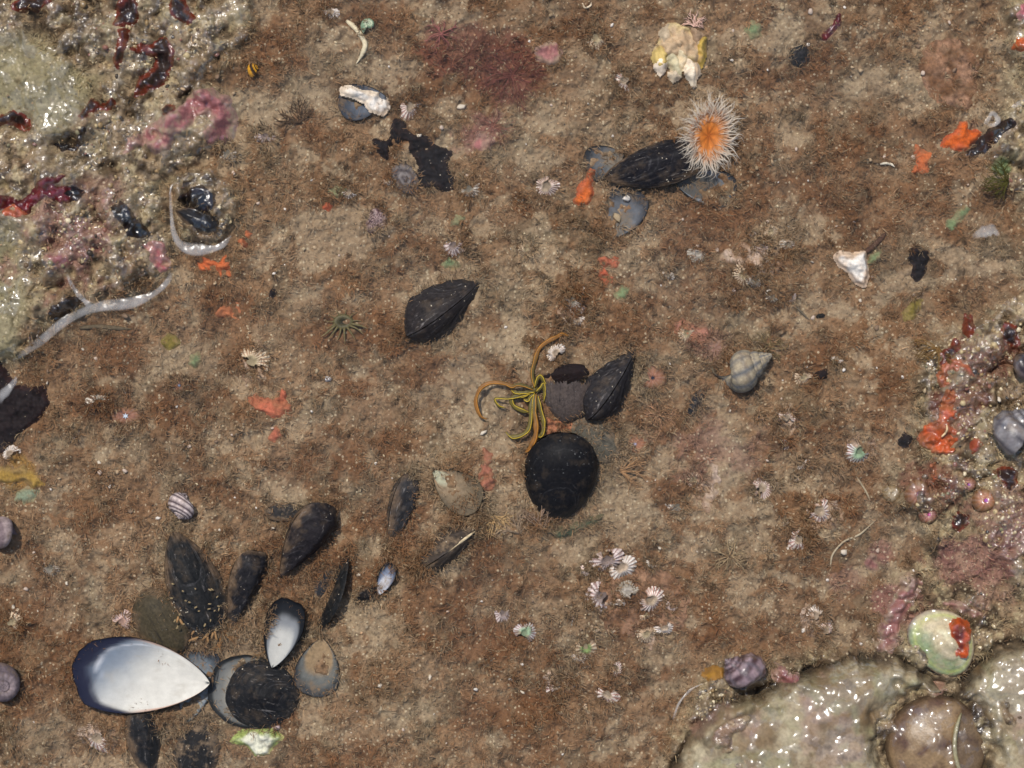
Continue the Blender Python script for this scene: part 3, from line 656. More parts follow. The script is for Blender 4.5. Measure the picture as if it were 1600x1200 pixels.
mussel(228, 1160, 96, 116, 62, 24, 'black mussel at the frame edge right below the large white shell', dz=3, roll=20, col=lin(42, 42, 44), fr=0.8)
mussel(308, 1176, 80, 96, 78, 22, 'blurred black mussel at the bottom edge under the gaping one', dz=3, roll=0, mat=M_mussel_silt, col=lin(44, 42, 42), sharp=0.5, fr=1.0)
mussel(522, 920, 250, 136, 46, 9, 'thin curved black mussel edge like a sickle by the clump', dz=2, roll=66, bend=0.16, col=lin(36, 36, 36), fr=1.4, both=False)
mussel(506, 914, 70, 58, 36, 10, 'small bluish black shell buried inside the sickle edge', dz=-3, mat=M_mussel_silt, col=lin(56, 58, 64), fr=1.6, both=False)
mussel(574, 930, 20, 44, 28, 11, 'tiny black mussel beside the small gaping shell', dz=2, col=lin(34, 31, 32), fr=1.0, mat=M_mussel_silt)
mussel(308, 344, -24, 74, 40, 16, 'wet black mussel set in the brown mound at the waterline', dz=2, mat=M_frond_wet, col=lin(46, 40, 36), fr=0.4)
mussel(1085, 634, 60, 60, 22, 10, 'small blue black shell below the grey whelk', dz=-2, col=lin(50, 52, 58), mat=M_mussel_silt, fr=1.6)

# ------------------------------------------------------------------ snails
def spiral(turns=4.5, g=1.9, a=0.62, b=0.55, drop=1.25, rmax=30, nth=150, nph=24, knob=0.0, kn=14, cord=0.0, ncord=10):
    """helical shell, axis along +z towards the tip, last whorl radius about rmax; returns V, F, theta, phi grids"""
    th = np.linspace(0, turns * 2 * math.pi, nth)
    r = rmax / (a + b) * g ** ((th - th[-1]) / (2 * math.pi))
    ph = np.linspace(0, 2 * math.pi, nph, endpoint=False)
    T, P = np.meshgrid(th, ph, indexing='ij'); Rr = r[:, None]
    tr = b * Rr * (1 + knob * np.sin(T * kn) + cord * np.cos(P * ncord))
    rad = a * Rr + tr * np.cos(P)
    z = -drop * Rr + tr * np.sin(P) * 1.25
    V = np.stack([rad * np.cos(T), rad * np.sin(T), z], -1).reshape(-1, 3)
    F = [tuple(f) for f in grid_faces(nth, nph, wrap=True)]
    F += [tuple(range(nph))[::-1]]
    return V, F, T.ravel(), P.ravel(), nph
def snail(px, py, deg, rmax, label, col_fn, tilt=80, dz=None, mat=None, spin=0, cat='snail', operc=None, fr=0.5, lip=None, z=None, group='sea snails', **kw):
    """deg: where the tip points in the picture; tilt 90 lays the axis flat, 0 points the tip at the camera"""
    V, F, T, P, nph = spiral(rmax=rmax, **kw)
    V[:, 2] -= (V[:, 2].max() + V[:, 2].min()) / 2
    zz = (Hm(px, py, 12) + rmax * 0.45 if z is None else z) + (dz or 0)
    x, y = fit(px, py, zz)
    m = Euler((0, 0, R(deg))).to_matrix() @ Euler((0, R(tilt), 0)).to_matrix() @ Euler((0, 0, R(spin))).to_matrix()
    r = empty('sea_snail', tuple(W(x, y, zz)), m.to_euler()); tag(r, label, cat, group)
    link('shell', build_mesh('shell', V * S, F, mat or M_snail, col_fn(T, P, V)), r)
    ring = V[-nph:]; cen = ring.mean(0)
    if lip is not None:
        Pl = np.concatenate([ring, ring[:1]]); Vl, Fl = tube(Pl, rmax * 0.06, 6)
        link('aperture_lip', build_mesh('aperture_lip', Vl * S, Fl, mat or M_snail, lip), r)
    if operc is not None:
        q = np.concatenate([cen + (ring - cen) * 0.93, [cen + np.cross(ring[1] - cen, ring[5] - cen) * 0.01]])
        link('operculum', build_mesh('operculum', q * S, [(i, (i + 1) % nph, nph) for i in range(nph)], mat or M_snail, operc), r)
    turf_around(px, py, rmax * 2, rmax * 1.8, deg, 0.8, fr)
    return r
def banded(light, dark, n=7, axial=0, width=0.0, ax_col=None):
    light, dark = lin(light), lin(dark)
    def f(T, P, V):
        b_ = sst(-0.1, 0.35, np.sin(P * n) + width)[:, None]
        c = light + (dark - light) * b_
        c = c * (1 + 0.18 * np.sin(T * 11 + P))[:, None]
        if axial: c = c + ((lin(ax_col) if ax_col else dark) - c) * sst(0.45, 0.8, np.sin(T * axial))[:, None]
        return c
    return f
snail(289, 791, 246, 31, 'small snail with fine black and white spiral stripes near the clump', banded((196, 178, 170), (60, 46, 52), 11, width=0.1), turns=4, g=2.4, drop=1.0, tilt=72, spin=-40)
snail(8, 836, 190, 38, 'plain purplish grey snail cut by the frame edge below the yellow sponge', banded((150, 132, 128), (112, 96, 96), 2), turns=4, g=2.3, drop=1.0, tilt=60, spin=20)
snail(1163, 575, 26, 42, 'long grey whelk shell with a dark lattice pattern', banded((152, 138, 114), (124, 114, 100), 6, axial=9, ax_col=(92, 92, 92)), turns=6, g=1.55, a=0.55, b=0.55, drop=1.9, tilt=84, spin=60, knob=0.05, fr=0.8)
snail(1160, 1053, 140, 42, 'wet purple brown snail perched on the boulder edge by a yellow weed', banded((140, 118, 120), (66, 46, 48), 5, axial=9, ax_col=(92, 80, 84)), turns=5, g=2.1, drop=1.35, tilt=80, spin=-30, mat=M_snail_wet, knob=0.05, kn=12, cord=0.06, ncord=9, fr=0.2, dz=6)
snail(1586, 670, 60, 44, 'dark grey spiral snail leaving the frame beside the wet orange sponge', banded((128, 122, 120), (62, 58, 62), 6, axial=9, ax_col=(84, 80, 84)), turns=5, g=1.9, drop=1.3, tilt=76, spin=200, mat=M_snail_wet, cord=0.05, ncord=8, fr=0.3, dz=2, operc=lin(60, 52, 46))
snail(1594, 572, 40, 34, 'smooth brown black snail at the frame edge above the dark grey one', banded((92, 80, 78), (50, 42, 44), 2), turns=4, g=2.3, drop=0.9, tilt=50, spin=30, mat=M_snail_wet, fr=0.3, dz=2)
snail(576, 40, 60, 15, 'tiny pale green spiral snail beside the curved worm tube', banded((176, 180, 150), (120, 140, 112), 2), turns=3.5, g=2.4, drop=0.7, tilt=20, spin=0, fr=0.8)
snail(0, 1072, 0, 40, 'mauve grey shell cut by the frame edge left of the large white shell', banded((124, 110, 110), (96, 84, 86), 2), turns=4, g=2.5, drop=0.6, tilt=30, spin=120, fr=0.5)
BIGSNAIL = True
snail(395, 108, 30, 13, 'tiny yellow banded snail shell at the top beside the wet rock', banded((196, 140, 40), (44, 30, 20), 3), turns=3.5, g=2.3, drop=1.0, tilt=70, spin=60, fr=0.6)
snail(1118, 1050, 215, 8, 'amber yellow snail foot shaped pod beside the purple brown snail', banded((196, 142, 40), (178, 120, 30), 1), turns=2.5, g=3.2, drop=2.6, tilt=88, fr=0.3, group='amber pods', cat='pod') if False else None

# rounded limpets and chips that sit flat
def limpet(px, py, deg, rx, ry, h, label, col_fn, mat=None, ribs=0, ramp=0.0, dz=0.0, apex=(0.1, 0.0), cat='limpet', parts=None, fr=0.7, group='limpets', name='limpet', pw=1.0, tilt=0):
    n = max(ribs * 4, 40); ns = 12
    th = np.linspace(0, 2 * math.pi, n, endpoint=False); s = np.linspace(0.0, 1, ns) ** 0.9; s[0] = 0.02
    Sg, T = np.meshgrid(s, th, indexing='ij')
    rad = Sg * (1 + ramp * np.cos(ribs * T) * Sg)
    sd_ = random.Random(int(px * 7 + py))
    rad *= 1 + 0.05 * np.sin(2 * T + sd_.uniform(0, 6)) + 0.04 * np.sin(3 * T + sd_.uniform(0, 6))
    X = apex[0] * rx * (1 - Sg) + rx * rad * np.cos(T); Y = apex[1] * ry * (1 - Sg) + ry * rad * np.sin(T)
    Z = h * (1 - Sg ** (1.15 * pw)) * (1 + 0.10 * np.sin(Sg * 20)) + 0.12 * h * np.cos(ribs * T) * Sg * (1 if ribs else 0)
    V = np.stack([X, Y, Z - 1.5 * (Sg > 0.99)], -1).reshape(-1, 3)
    F = [tuple(f) for f in grid_faces(ns, n, wrap=True)] + [tuple(range(n))[::-1]]
    F = [f for f in F]
    zz = Hm(px, py, min(rx, ry) * 0.8) + dz
    x, y = fit(px, py, zz + h * 0.4)
    o = link(name, build_mesh(name, V * S, F, mat or M_snail, col_fn(Sg.ravel(), T.ravel())), None, tuple(W(x, y, zz)), (R(tilt), 0, R(deg)))
    tag(o, label, cat, group)
    turf_around(px, py, rx * 2, ry * 2, deg, 0.85, fr)
    return o
def plain(c1, c2=None, k=3):
    c1 = lin(c1); c2 = lin(c2) if c2 else c1
    return lambda s, t: c1 + (c2 - c1) * sst(0.2, 0.9, 0.5 + 0.5 * np.sin(s * 14 + np.sin(t * k)))[:, None]
limpet(1252, 86, 60, 20, 17, 14, 'shiny black round limpet near the top edge', plain((26, 26, 28), (40, 38, 40)), M_mussel_clean)
limpet(632, 278, -60, 28, 20, 14, 'smooth mauve grey limpet beside the ragged black seaweed', plain((112, 104, 100), (74, 66, 66)), M_mussel_silt if False else M_snail)
limpet(588, 345, 60, 22, 16, 12, 'speckled purple limpet on sand under the black seaweed', lambda s, t: np.where((np.sin(t * 9 + 7 * np.sin(s * 12)) * np.sin(s * 24 + t * 2) > 0.05)[:, None], lin(78, 54, 58), lin(150, 128, 122)))
def greenlimp(s, t):
    n = fbm(np.cos(t) * s * 60, np.sin(t) * s * 60, 22, 4, 3)[:, None]
    c = lin(172, 156, 124) + (lin(126, 138, 98) - lin(172, 156, 124)) * (sst(0.35, 0.6, s) * sst(-0.2, 0.5, -np.sin(t - 0.5)))[:, None]
    c = c + (lin(214, 212, 176) - c) * np.clip(n, 0, .5)
    c = c + (lin(170, 176, 96) - c) * (np.exp(-((s - 0.82) / 0.05) ** 2) * 0.7)[:, None]
    return c + (lin(86, 58, 50) - c) * sst(0.93, 1.0, s)[:, None]
o = limpet(1474, 1004, -60, 56, 48, 30, 'large green and cream limpet with a red brown weed on it, between boulders', greenlimp, M_limpet_wet, apex=(0.15, 0.2), dz=8, fr=0)
o2 = drape('red_seaweed', [(1482, 985), (1486, 972), (1498, 968), (1510, 974), (1514, 990), (1510, 1008), (1507, 1022), (1494, 1022), (1492, 1008), (1482, 1000)], 3, 6, M_frond_wet, lin(92, 34, 22), lin(170, 70, 22), 9, rag=1.5, up=28, seed=4, zfit=44)
tag(o2, 'red brown blob of wet seaweed stuck on the green limpet', 'seaweed')
def whitechip(px, py, pts, label, thick=5, col=(224, 204, 178), col2=(238, 228, 214), cat='shell chip', up=4, name='shell_fragment', mat=None, ew=5):
    o = drape(name, pts, thick, ew, mat or M_white, lin(col2) * 0.78, lin(col) * 0.85, 8, rag=1.0, lump=0.6, up=up, step=1.6, seed=int(px) % 50)
    return tag(o, label, cat, 'pale broken shells')
whitechip(570, 157, [(534, 140), (548, 138), (565, 145), (585, 146), (603, 155), (605, 168), (598, 178), (580, 173), (572, 160), (556, 152), (536, 148)], 'bone white shell chip shaped like a boot near the top', up=12)
o = whitechip(1333, 418, [(1306, 402), (1312, 396), (1330, 398), (1350, 396), (1353, 412), (1355, 432), (1350, 446), (1338, 441), (1328, 424), (1312, 414)], 'white triangular shell piece with dark corner in brown turf', up=8, thick=8, col=(206, 178, 150))
whitechip(398, 1155, [(362, 1158), (372, 1148), (392, 1140), (418, 1138), (440, 1152), (428, 1162), (418, 1176), (400, 1180), (386, 1166)], 'cream shell with a lime green edge below the gaping mussel', up=3, thick=7, col=(160, 172, 96), col2=(230, 226, 200), ew=12)
limpet(430, 1133, 0, 9, 8, 6, 'tiny pearly pink bead beside the lime edged shell', plain((206, 184, 180)), M_nacre, cat='bead', group='pale broken shells', name='pale_bead', pw=2)
limpet(511, 592, 0, 7, 4.5, 5, 'tiny silver white bubble bead with its glint painted in, left of centre', plain((230, 230, 232), (120, 116, 110)), M_nacre, cat='bead', group='pale broken shells', name='pale_bead', pw=2)  # silver white colour stands in for the glint of a bubble on the pool
# the big round snail in the hollow
r = empty('sea_snail', tuple(W(*fit(1466, 1172, 40), 26))); tag(r, 'big round brown wet snail in the hollow between the two boulders', 'snail', 'sea snails')
th = np.linspace(0, 2 * math.pi, 64, endpoint=False); sg = np.linspace(0.02, 1, 26)
Sg, T = np.meshgrid(sg, th, indexing='ij')
X, Y = 80 * Sg * np.cos(T) * (1 + .03 * np.sin(3 * T)), 84 * Sg * np.sin(T)
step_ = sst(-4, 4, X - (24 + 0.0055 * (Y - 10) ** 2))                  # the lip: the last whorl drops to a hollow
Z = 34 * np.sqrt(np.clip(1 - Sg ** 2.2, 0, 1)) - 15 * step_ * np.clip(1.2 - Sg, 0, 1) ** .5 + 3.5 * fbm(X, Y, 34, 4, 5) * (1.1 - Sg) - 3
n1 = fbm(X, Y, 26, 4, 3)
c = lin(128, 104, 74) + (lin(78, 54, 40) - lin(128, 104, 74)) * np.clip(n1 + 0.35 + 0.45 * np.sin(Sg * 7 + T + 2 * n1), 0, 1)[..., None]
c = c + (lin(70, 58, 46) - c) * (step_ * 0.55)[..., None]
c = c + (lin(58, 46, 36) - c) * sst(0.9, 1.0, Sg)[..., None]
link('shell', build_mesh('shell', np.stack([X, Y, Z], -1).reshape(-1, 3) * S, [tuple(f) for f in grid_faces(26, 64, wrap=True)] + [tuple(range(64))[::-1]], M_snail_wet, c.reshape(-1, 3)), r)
yy = np.linspace(58, -50, 22); P = np.stack([22 + 0.0055 * (yy - 10) ** 2, yy, 34 * np.sqrt(np.clip(1 - ((22 + 0.0055 * (yy - 10) ** 2) ** 2 + yy ** 2) / 6900, 0, 1)) + 0], 1)
V, F = tube(P, 3.4 * np.clip(np.minimum(np.linspace(.3, 4, 22), np.linspace(4, .3, 22)), 0, 1), 8)
link('aperture_lip', build_mesh('aperture_lip', V * S, F, M_snail_wet, lin(140, 130, 96)), r)
for i, (cx_, cy_, rx_, ry_, lab) in enumerate(((945, 928, 24, 30, 'pinkish white barnacle crust on the left half of the flat stone'), (1016, 944, 26, 24, 'pinkish white barnacle crust on the right half of the flat stone'),
        (962, 888, 34, 18, 'pale crust joining the pair of big barnacles on the flat stone'), (1028, 984, 26, 16, 'pale broken crust at the foot of the flat stone'), (1230, 660, 22, 16, 'faint pale pink crust under the whelk tip'),
        (1100, 755, 40, 20, 'pale crust strip below the pinkish anemone and right of the oval mussel'), (1270, 970, 34, 14, 'pale pink crust above the boulder shore'), (874, 1066, 22, 16, 'pale pink crust beside the frilly barnacle near the lower edge'),
        (150, 1150, 30, 22, 'pale pinkish crust under the rim of the large white shell'), (1180, 405, 44, 26, 'pale grey crust among the small barnacles under the anemone'), (1350, 700, 22, 22, 'pale halo of crust around the green topped barnacle'),
        (895, 488, 22, 24, 'pale grey crust around the dull white barnacle'), (1292, 806, 26, 24, 'pale crust beside the open pink barnacle right of centre'), (400, 570, 28, 20, 'cream crust around the large cream barnacle left of centre'))):
    o = drape('barnacle_crust', rough_poly(cx_, cy_, rx_, ry_, 20 * i, 0.3, 16, i), 2.2, 8, M_coral, lin(176, 152, 132), lin(142, 114, 90), 10, rag=7, rs=12, lump=2.4, ls=7, seed=i, up=0.2, holes=0.9, excl=False)
    tag(o, lab, 'barnacle crust', 'pale barnacle crusts')
# frayed yellow shell at the top
r = empty('ragged_oyster', tuple(W(*fit(1062, 85, 14), 12))); tag(r, 'ragged cream and yellow oyster shell with frayed lower edge near the top', 'oyster')
z0 = 12
og = (*fit(1062, 85, 14), 12)
drape('shell_plate', [(1030, 55), (1045, 34), (1070, 40), (1098, 58), (1100, 92), (1086, 100), (1060, 92), (1036, 96), (1024, 80)], 14, 24, M_white, lin(176, 150, 118), lin(190, 168, 120), 12, lump=5, ls=12, rag=3, parent=r, origin=og, seed=2)
for i, (pts, c) in enumerate(([[(1022, 82), (1034, 72), (1042, 86), (1038, 104), (1028, 108), (1020, 94)], (186, 160, 96)], [[(1040, 90), (1052, 84), (1064, 96), (1060, 116), (1050, 108)], (198, 186, 150)],
                              [[(1070, 92), (1082, 92), (1088, 112), (1084, 134), (1078, 122), (1068, 108)], (222, 206, 180)], [[(1086, 70), (1100, 62), (1101, 88), (1096, 104), (1088, 96)], (178, 148, 70)],
                              [[(1046, 116), (1056, 110), (1062, 120), (1052, 127)], (210, 190, 160)], [[(1050, 60), (1066, 50), (1074, 64), (1062, 78)], (190, 164, 130)], [[(1032, 50), (1044, 40), (1046, 60), (1036, 72)], (176, 156, 128)], [[(1060, 78), (1072, 72), (1076, 96), (1066, 110), (1058, 98)], (214, 196, 160)], [[(1082, 46), (1096, 56), (1090, 72), (1080, 64)], (160, 132, 104)], [[(1026, 92), (1034, 88), (1040, 104), (1032, 116), (1024, 106)], (226, 206, 180)], [[(1084, 96), (1090, 100), (1092, 116), (1086, 124)], (206, 184, 156)])):
    drape('shell_flake', pts, 5, 6, M_white, lin(c) * 1.05, lin(c) * 0.8, 5, lump=2, rag=1.5, up=8, parent=r, origin=og, seed=10 + i)

# ------------------------------------------------------------------ barnacles
BARN = [  # px, py, r, deg, colours, buried, label
    (854, 290, 18, 250, 'pink', 0, 'pink and white ribbed barnacle on sand left of the orange tipped mussel'),
    (930, 60, 17, 270, 'cream', 4, 'cream fan ribbed barnacle at the top above the plain sand'),
    (977, 126, 16, 220, 'pink', 2, 'rosy white barnacle by the ragged yellow oyster'),
    (640, 165, 17, 300, 'pink', 2, 'pink streaked barnacle right of the boot shaped chip'),
    (710, 383, 16, 260, 'mauve', 0, 'mauve fan shaped barnacle above the ridged mussel'),
    (733, 294, 16, 250, 'grey', 3, 'grey white barnacle below the ragged black seaweed'),
    (394, 563, 22, 80, 'cream', 2, 'large cream barnacle above the red sponge left of centre'),
    (1341, 704, 20, 265, 'green', 0, 'white barnacle with a green top among brown turf on the right'),
    (1277, 797, 20, 320, 'pink', 0, 'pink ribbed barnacle open towards the boulder, right of centre'),
    (1190, 765, 16, 60, 'pink', 0, 'greyish barnacle with pink streaks below the whelk'),
    (948, 872, 21, 265, 'mauve', 0, 'big mauve ribbed barnacle, upper of the pair on the flat stone'),
    (971, 886, 19, 290, 'white', 0, 'chalky white barnacle, lower of the pair on the flat stone'),
    (820, 990, 17, 30, 'green', 0, 'round flat greenish barnacle with a grey top on sand'),
    (916, 1010, 16, 300, 'cream', 0, 'cream barnacle with a bright green spot below the flat stone'),
    (905, 1026, 11, 250, 'white', 0, 'small bluish white barnacle under the green spotted one'),
    (950, 1084, 16, 250, 'pink', 0, 'pinkish fan barnacle near the lower edge in brown turf'),
    (963, 1046, 11, 320, 'pink', 0, 'small pink barnacle above the pinkish fan one'),
    (1014, 936, 20, 320, 'pink', 0, 'rosy barnacle at the right rim of the flat stone'),
    (940, 930, 22, 200, 'mauve', 2, 'worn mauve barnacle crescent on the flat stone'),
    (982, 924, 15, 100, 'greyflat', 0, 'flat grey scar of a barnacle in the middle of the flat stone'),
    (968, 943, 9, 100, 'white', 0, 'small white flake barnacle beside the grey scar'),
    (1010, 990, 13, 260, 'cream', 0, 'cream and pink barnacle at the foot of the flat stone'),
    (1038, 980, 12, 280, 'white', 0, 'white jagged barnacle right of the foot of the flat stone'),
    (1192, 386, 13, 300, 'mauve', 2, 'mauve striped barnacle on the turf under the large anemone'),
    (1162, 428, 15, 240, 'cream', 0, 'orange tinted barnacle, first of the two touching ones'),
    (1180, 436, 14, 290, 'grey', 0, 'grey barnacle, second of the two touching ones'),
    (1204, 362, 11, 300, 'cream', 0, 'small bright barnacle with an orange stain above the touching ones'),
    (1230, 382, 11, 250, 'grey', 0, 'small grey star barnacle right of the orange stained one'),
    (1228, 655, 15, 110, 'pink', 3, 'pale pink barnacle half covered by turf under the whelk tip'),
    (1250, 842, 16, 240, 'pink', 2, 'soft pink barnacle left of the thin dead weed'),
    (1275, 962, 16, 90, 'white', 3, 'row of white teeth barnacle above the boulder shore'),
    (1288, 985, 15, 80, 'pink', 2, 'pink rayed barnacle by the white teeth one on the boulder shore'),
    (868, 552, 13, 120, 'white', 0, 'chalk white barnacle right of the long strap frond'),
    (895, 468, 13, 260, 'grey', 1, 'dull white barnacle under the scarlet sponge right of centre'),
    (903, 500, 9, 260, 'white', 0, 'very small white barnacle below the dull white one'),
    (155, 628, 16, 90, 'grey', 2, 'greenish white barnacle by the big black seaweed on the left'),
    (190, 970, 14, 40, 'pinkflat', 0, 'pink white ring barnacle above the large white shell'),
    (152, 1152, 20, 300, 'pink', 3, 'pinkish barnacle below the rim of the large white shell'),
    (18, 972, 17, 20, 'cream', 3, 'cream barnacle at the frame edge above the mauve shell'),
    (15, 708, 12, 120, 'white', 0, 'white barnacle above the yellow sponge at the frame edge'),
    (78, 886, 14, 240, 'grey', 2, 'greyish pink barnacle right of the purplish grey snail'),
    (785, 958, 13, 300, 'mauve', 0, 'mauve barnacle by itself left of the greenish round one'),
    (870, 1068, 15, 300, 'pink', 3, 'pink frilly barnacle sunk into brown turf near the lower edge'),
    (1072, 520, 13, 260, 'cream', 0, 'cream barnacle on the pinkish sponge above the whelk'),
    (1255, 590, 12, 240, 'cream', 1, 'cream rusty barnacle right of the whelk'),
    (1308, 560, 9, 240, 'white', 1, 'faint white barnacle in turf far right of the whelk'),
    (545, 300, 12, 250, 'white', 2, 'white barnacle beside the green weed under the boot chip'),
    (414, 212, 14, 260, 'mauve', 2, 'mauve barnacle on turf beside the pink coralline crust'),
    (356, 238, 14, 260, 'grey', 3, 'grey fan barnacle below the pink coralline crust'),
    (515, 18, 12, 250, 'white', 2, 'white barnacle at the top edge left of the worm tube'),
    (1207, 463, 11, 250, 'grey', 1, 'grey ring barnacle left of the white triangular shell'),
    (822, 385, 13, 250, 'cream', 2, 'pale barnacle on open sand right of the mauve fan one'),
    (1090, 398, 12, 250, 'greyflat', 1, 'grey low barnacle between touching ones and scarlet sponge'),
    (1043, 428, 9, 250, 'grey', 1, 'little grey barnacle on turf above the pink sponge'),
    (1058, 790, 13, 250, 'grey', 2, 'grey white barnacle right of the big black oval mussel'),
    (1085, 748, 12, 250, 'cream', 2, 'cream barnacle under the pink flat anemone'),
    (1205, 408, 9, 250, 'white', 1, 'tiny white barnacle between the orange stained and touching ones'),
    (1010, 960, 9, 250, 'cream', 1, 'tiny cream barnacle below the rosy one on the flat stone'),
    (1170, 1165, 12, 250, 'cream', 2, 'cream wet barnacle on the boulder flank by the lower edge') ]
PAL = {'pink': ((236, 220, 204), (172, 108, 98), (150, 132, 110)), 'cream': ((222, 200, 168), (168, 128, 100), (150, 134, 104)), 'mauve': ((226, 208, 198), (140, 102, 98), (120, 104, 96)),
       'grey': ((212, 200, 182), (136, 116, 100), (120, 112, 98)), 'green': ((222, 214, 206), (150, 92, 98), (124, 138, 108)), 'white': ((232, 222, 208), (180, 152, 136), (160, 140, 118)),
       'greyflat': ((168, 158, 142), (150, 138, 122), (160, 150, 136)), 'pinkflat': ((216, 190, 178), (184, 146, 134), (160, 128, 112))}
def barnacle(px, py, r, deg, pal, bury, label, i):
    r = r * 1.16
    a, b_, t_ = (lin(c) for c in PAL[pal])
    rr = random.Random(i * 13 + 5)
    ribs = rr.randint(15, 24); n = ribs * 4; flat = 'flat' in pal
    th = np.linspace(0, 2 * math.pi, n, endpoint=False)
    s = np.array([0.22, 0.30, 0.36, 0.45, 0.58, 0.72, 0.86, 1.0]); hh = np.array([0.62, 0.80, 0.86, 0.80, 0.62, 0.42, 0.22, 0.0]) * r * (0.4 if flat else 0.72)
    Sg, T = np.meshgrid(s, th, indexing='ij')
    rib = np.cos(ribs * T + 0.8 * np.sin(T * 3))
    lob = 1 + 0.14 * np.sin(2 * T + rr.uniform(0, 6)) + 0.08 * np.sin(3 * T + rr.uniform(0, 6)) + 0.05 * np.sin(5 * T + rr.uniform(0, 6))
    wa = math.pi + rr.uniform(-.5, .5); gap = 1 - 0.35 * sst(0.2, 0.9, np.cos(T - wa))     # a worn side
    rad = r * Sg * lob * (1 + 0.03 * rib * sst(0.3, 1, Sg)) * (1 - (1 - gap) * sst(0.35, 1, Sg))
    sx = rr.uniform(0.10, 0.28) * r
    X = rad * np.cos(T) - sx * (1 - Sg); Y = rad * np.sin(T)
    Z = hh[:, None] * (1 + 0.0 * T) + 0.07 * r * rib * sst(0.3, 0.8, Sg) - 0.5
    V = np.stack([X, Y, Z], -1).reshape(-1, 3)
    hid = np.cos(T - wa) + 0.9 * fbm(X + 31 * i, Y, 10, 3, i) > (0.95 if flat or bury == 0 and i % 3 == 0 else (0.45, 0.25, 0.05, -0.1, -0.2)[min(bury, 4)])
    hid = hid.ravel(); F = [tuple(f) for f in grid_faces(len(s), n, wrap=True) if not hid[f[0]]]
    m = sst(-0.95, -0.25, rib)
    c = b_ + (a * 0.92 - b_) * m[..., None]
    worn = sst(0.15, 0.8, np.cos(T - wa) + 0.5 * fbm(X, Y, 8, 2, i))[..., None]
    c = c + (t_ - c) * sst(0.52, 0.34, Sg)[..., None]
    if pal == 'green': c = c + (lin(126, 148, 116) - c) * (sst(0.75, 0.4, Sg) * 0.7)[..., None]
    if i == 13: c = c + (lin(112, 128, 76) - c) * (sst(0.7, 0.4, Sg))[..., None]
    c = c + (lin(134, 106, 80) - c) * worn * (0.3 if flat else 0.6)
    c = c * (1 + 0.35 * fbm(X, Y, 5, 3, i)[..., None])
    z = Hm(px, py, r * 0.9) - bury * 0.6 + (2.0 if i < 100 else 0.5)
    if 870 <= py <= 1000 and 915 < px < 1060: z += 6
    x, y = fit(px, py, z + r * .3)
    root = empty('barnacle', tuple(W(x, y, z)), Euler((0, 0, R(deg))).to_matrix().__matmul__(Euler((R(rr.uniform(-9, 9)), R(rr.uniform(2, 8) if flat else rr.uniform(8, 22)), 0)).to_matrix()).to_euler())
    tag(root, label, 'barnacle', 'tiny barnacles buried in turf' if i >= 100 else 'ribbed barnacles scattered over the floor')
    link('shell_wall', build_mesh('shell_wall', V * S, F, M_barn, c.reshape(-1, 3)), root)
    if i < 100:
        ring = V[:n] * np.array([1.03, 1.03, 1]); cx = ring.mean(0)
        q = np.concatenate([ring[::2], [cx + np.array([0, 0, -0.10 * r])]]); k2 = n // 2
        link('operculum', build_mesh('operculum', q * S, [(j, (j + 1) % k2, k2) for j in range(k2)], M_barn, t_ * 0.75), root)
    exclude(ell(px, py, r * 0.7, r * 0.7), 0, 0.85 if bury < 2 else 0.5)
    FRINGE.append((px, py, r * .95, r * .95, deg, 0.8 + bury * 0.3))
for i, bn in enumerate(BARN): barnacle(*bn, i)
rb = random.Random(77)
for i, (cx_, cy_, rx_, ry_, m) in enumerate(((1195, 415, 60, 60, 14), (985, 940, 70, 60, 10), (830, 1010, 70, 60, 9), (930, 1070, 60, 40, 8), (1240, 760, 80, 110, 14), (160, 640, 80, 50, 7), (900, 480, 50, 40, 8), (700, 330, 120, 70, 6))):
    for j in range(m):
        barnacle(cx_ + rb.uniform(-rx_, rx_), cy_ + rb.uniform(-ry_, ry_), rb.uniform(5, 8.5), rb.uniform(200, 340), rb.choice(('cream', 'grey', 'white', 'pink', 'mauve')), rb.choice((1, 2, 3)), 'tiny pale barnacle almost buried in the brown turf', 100 + i * 20 + j)

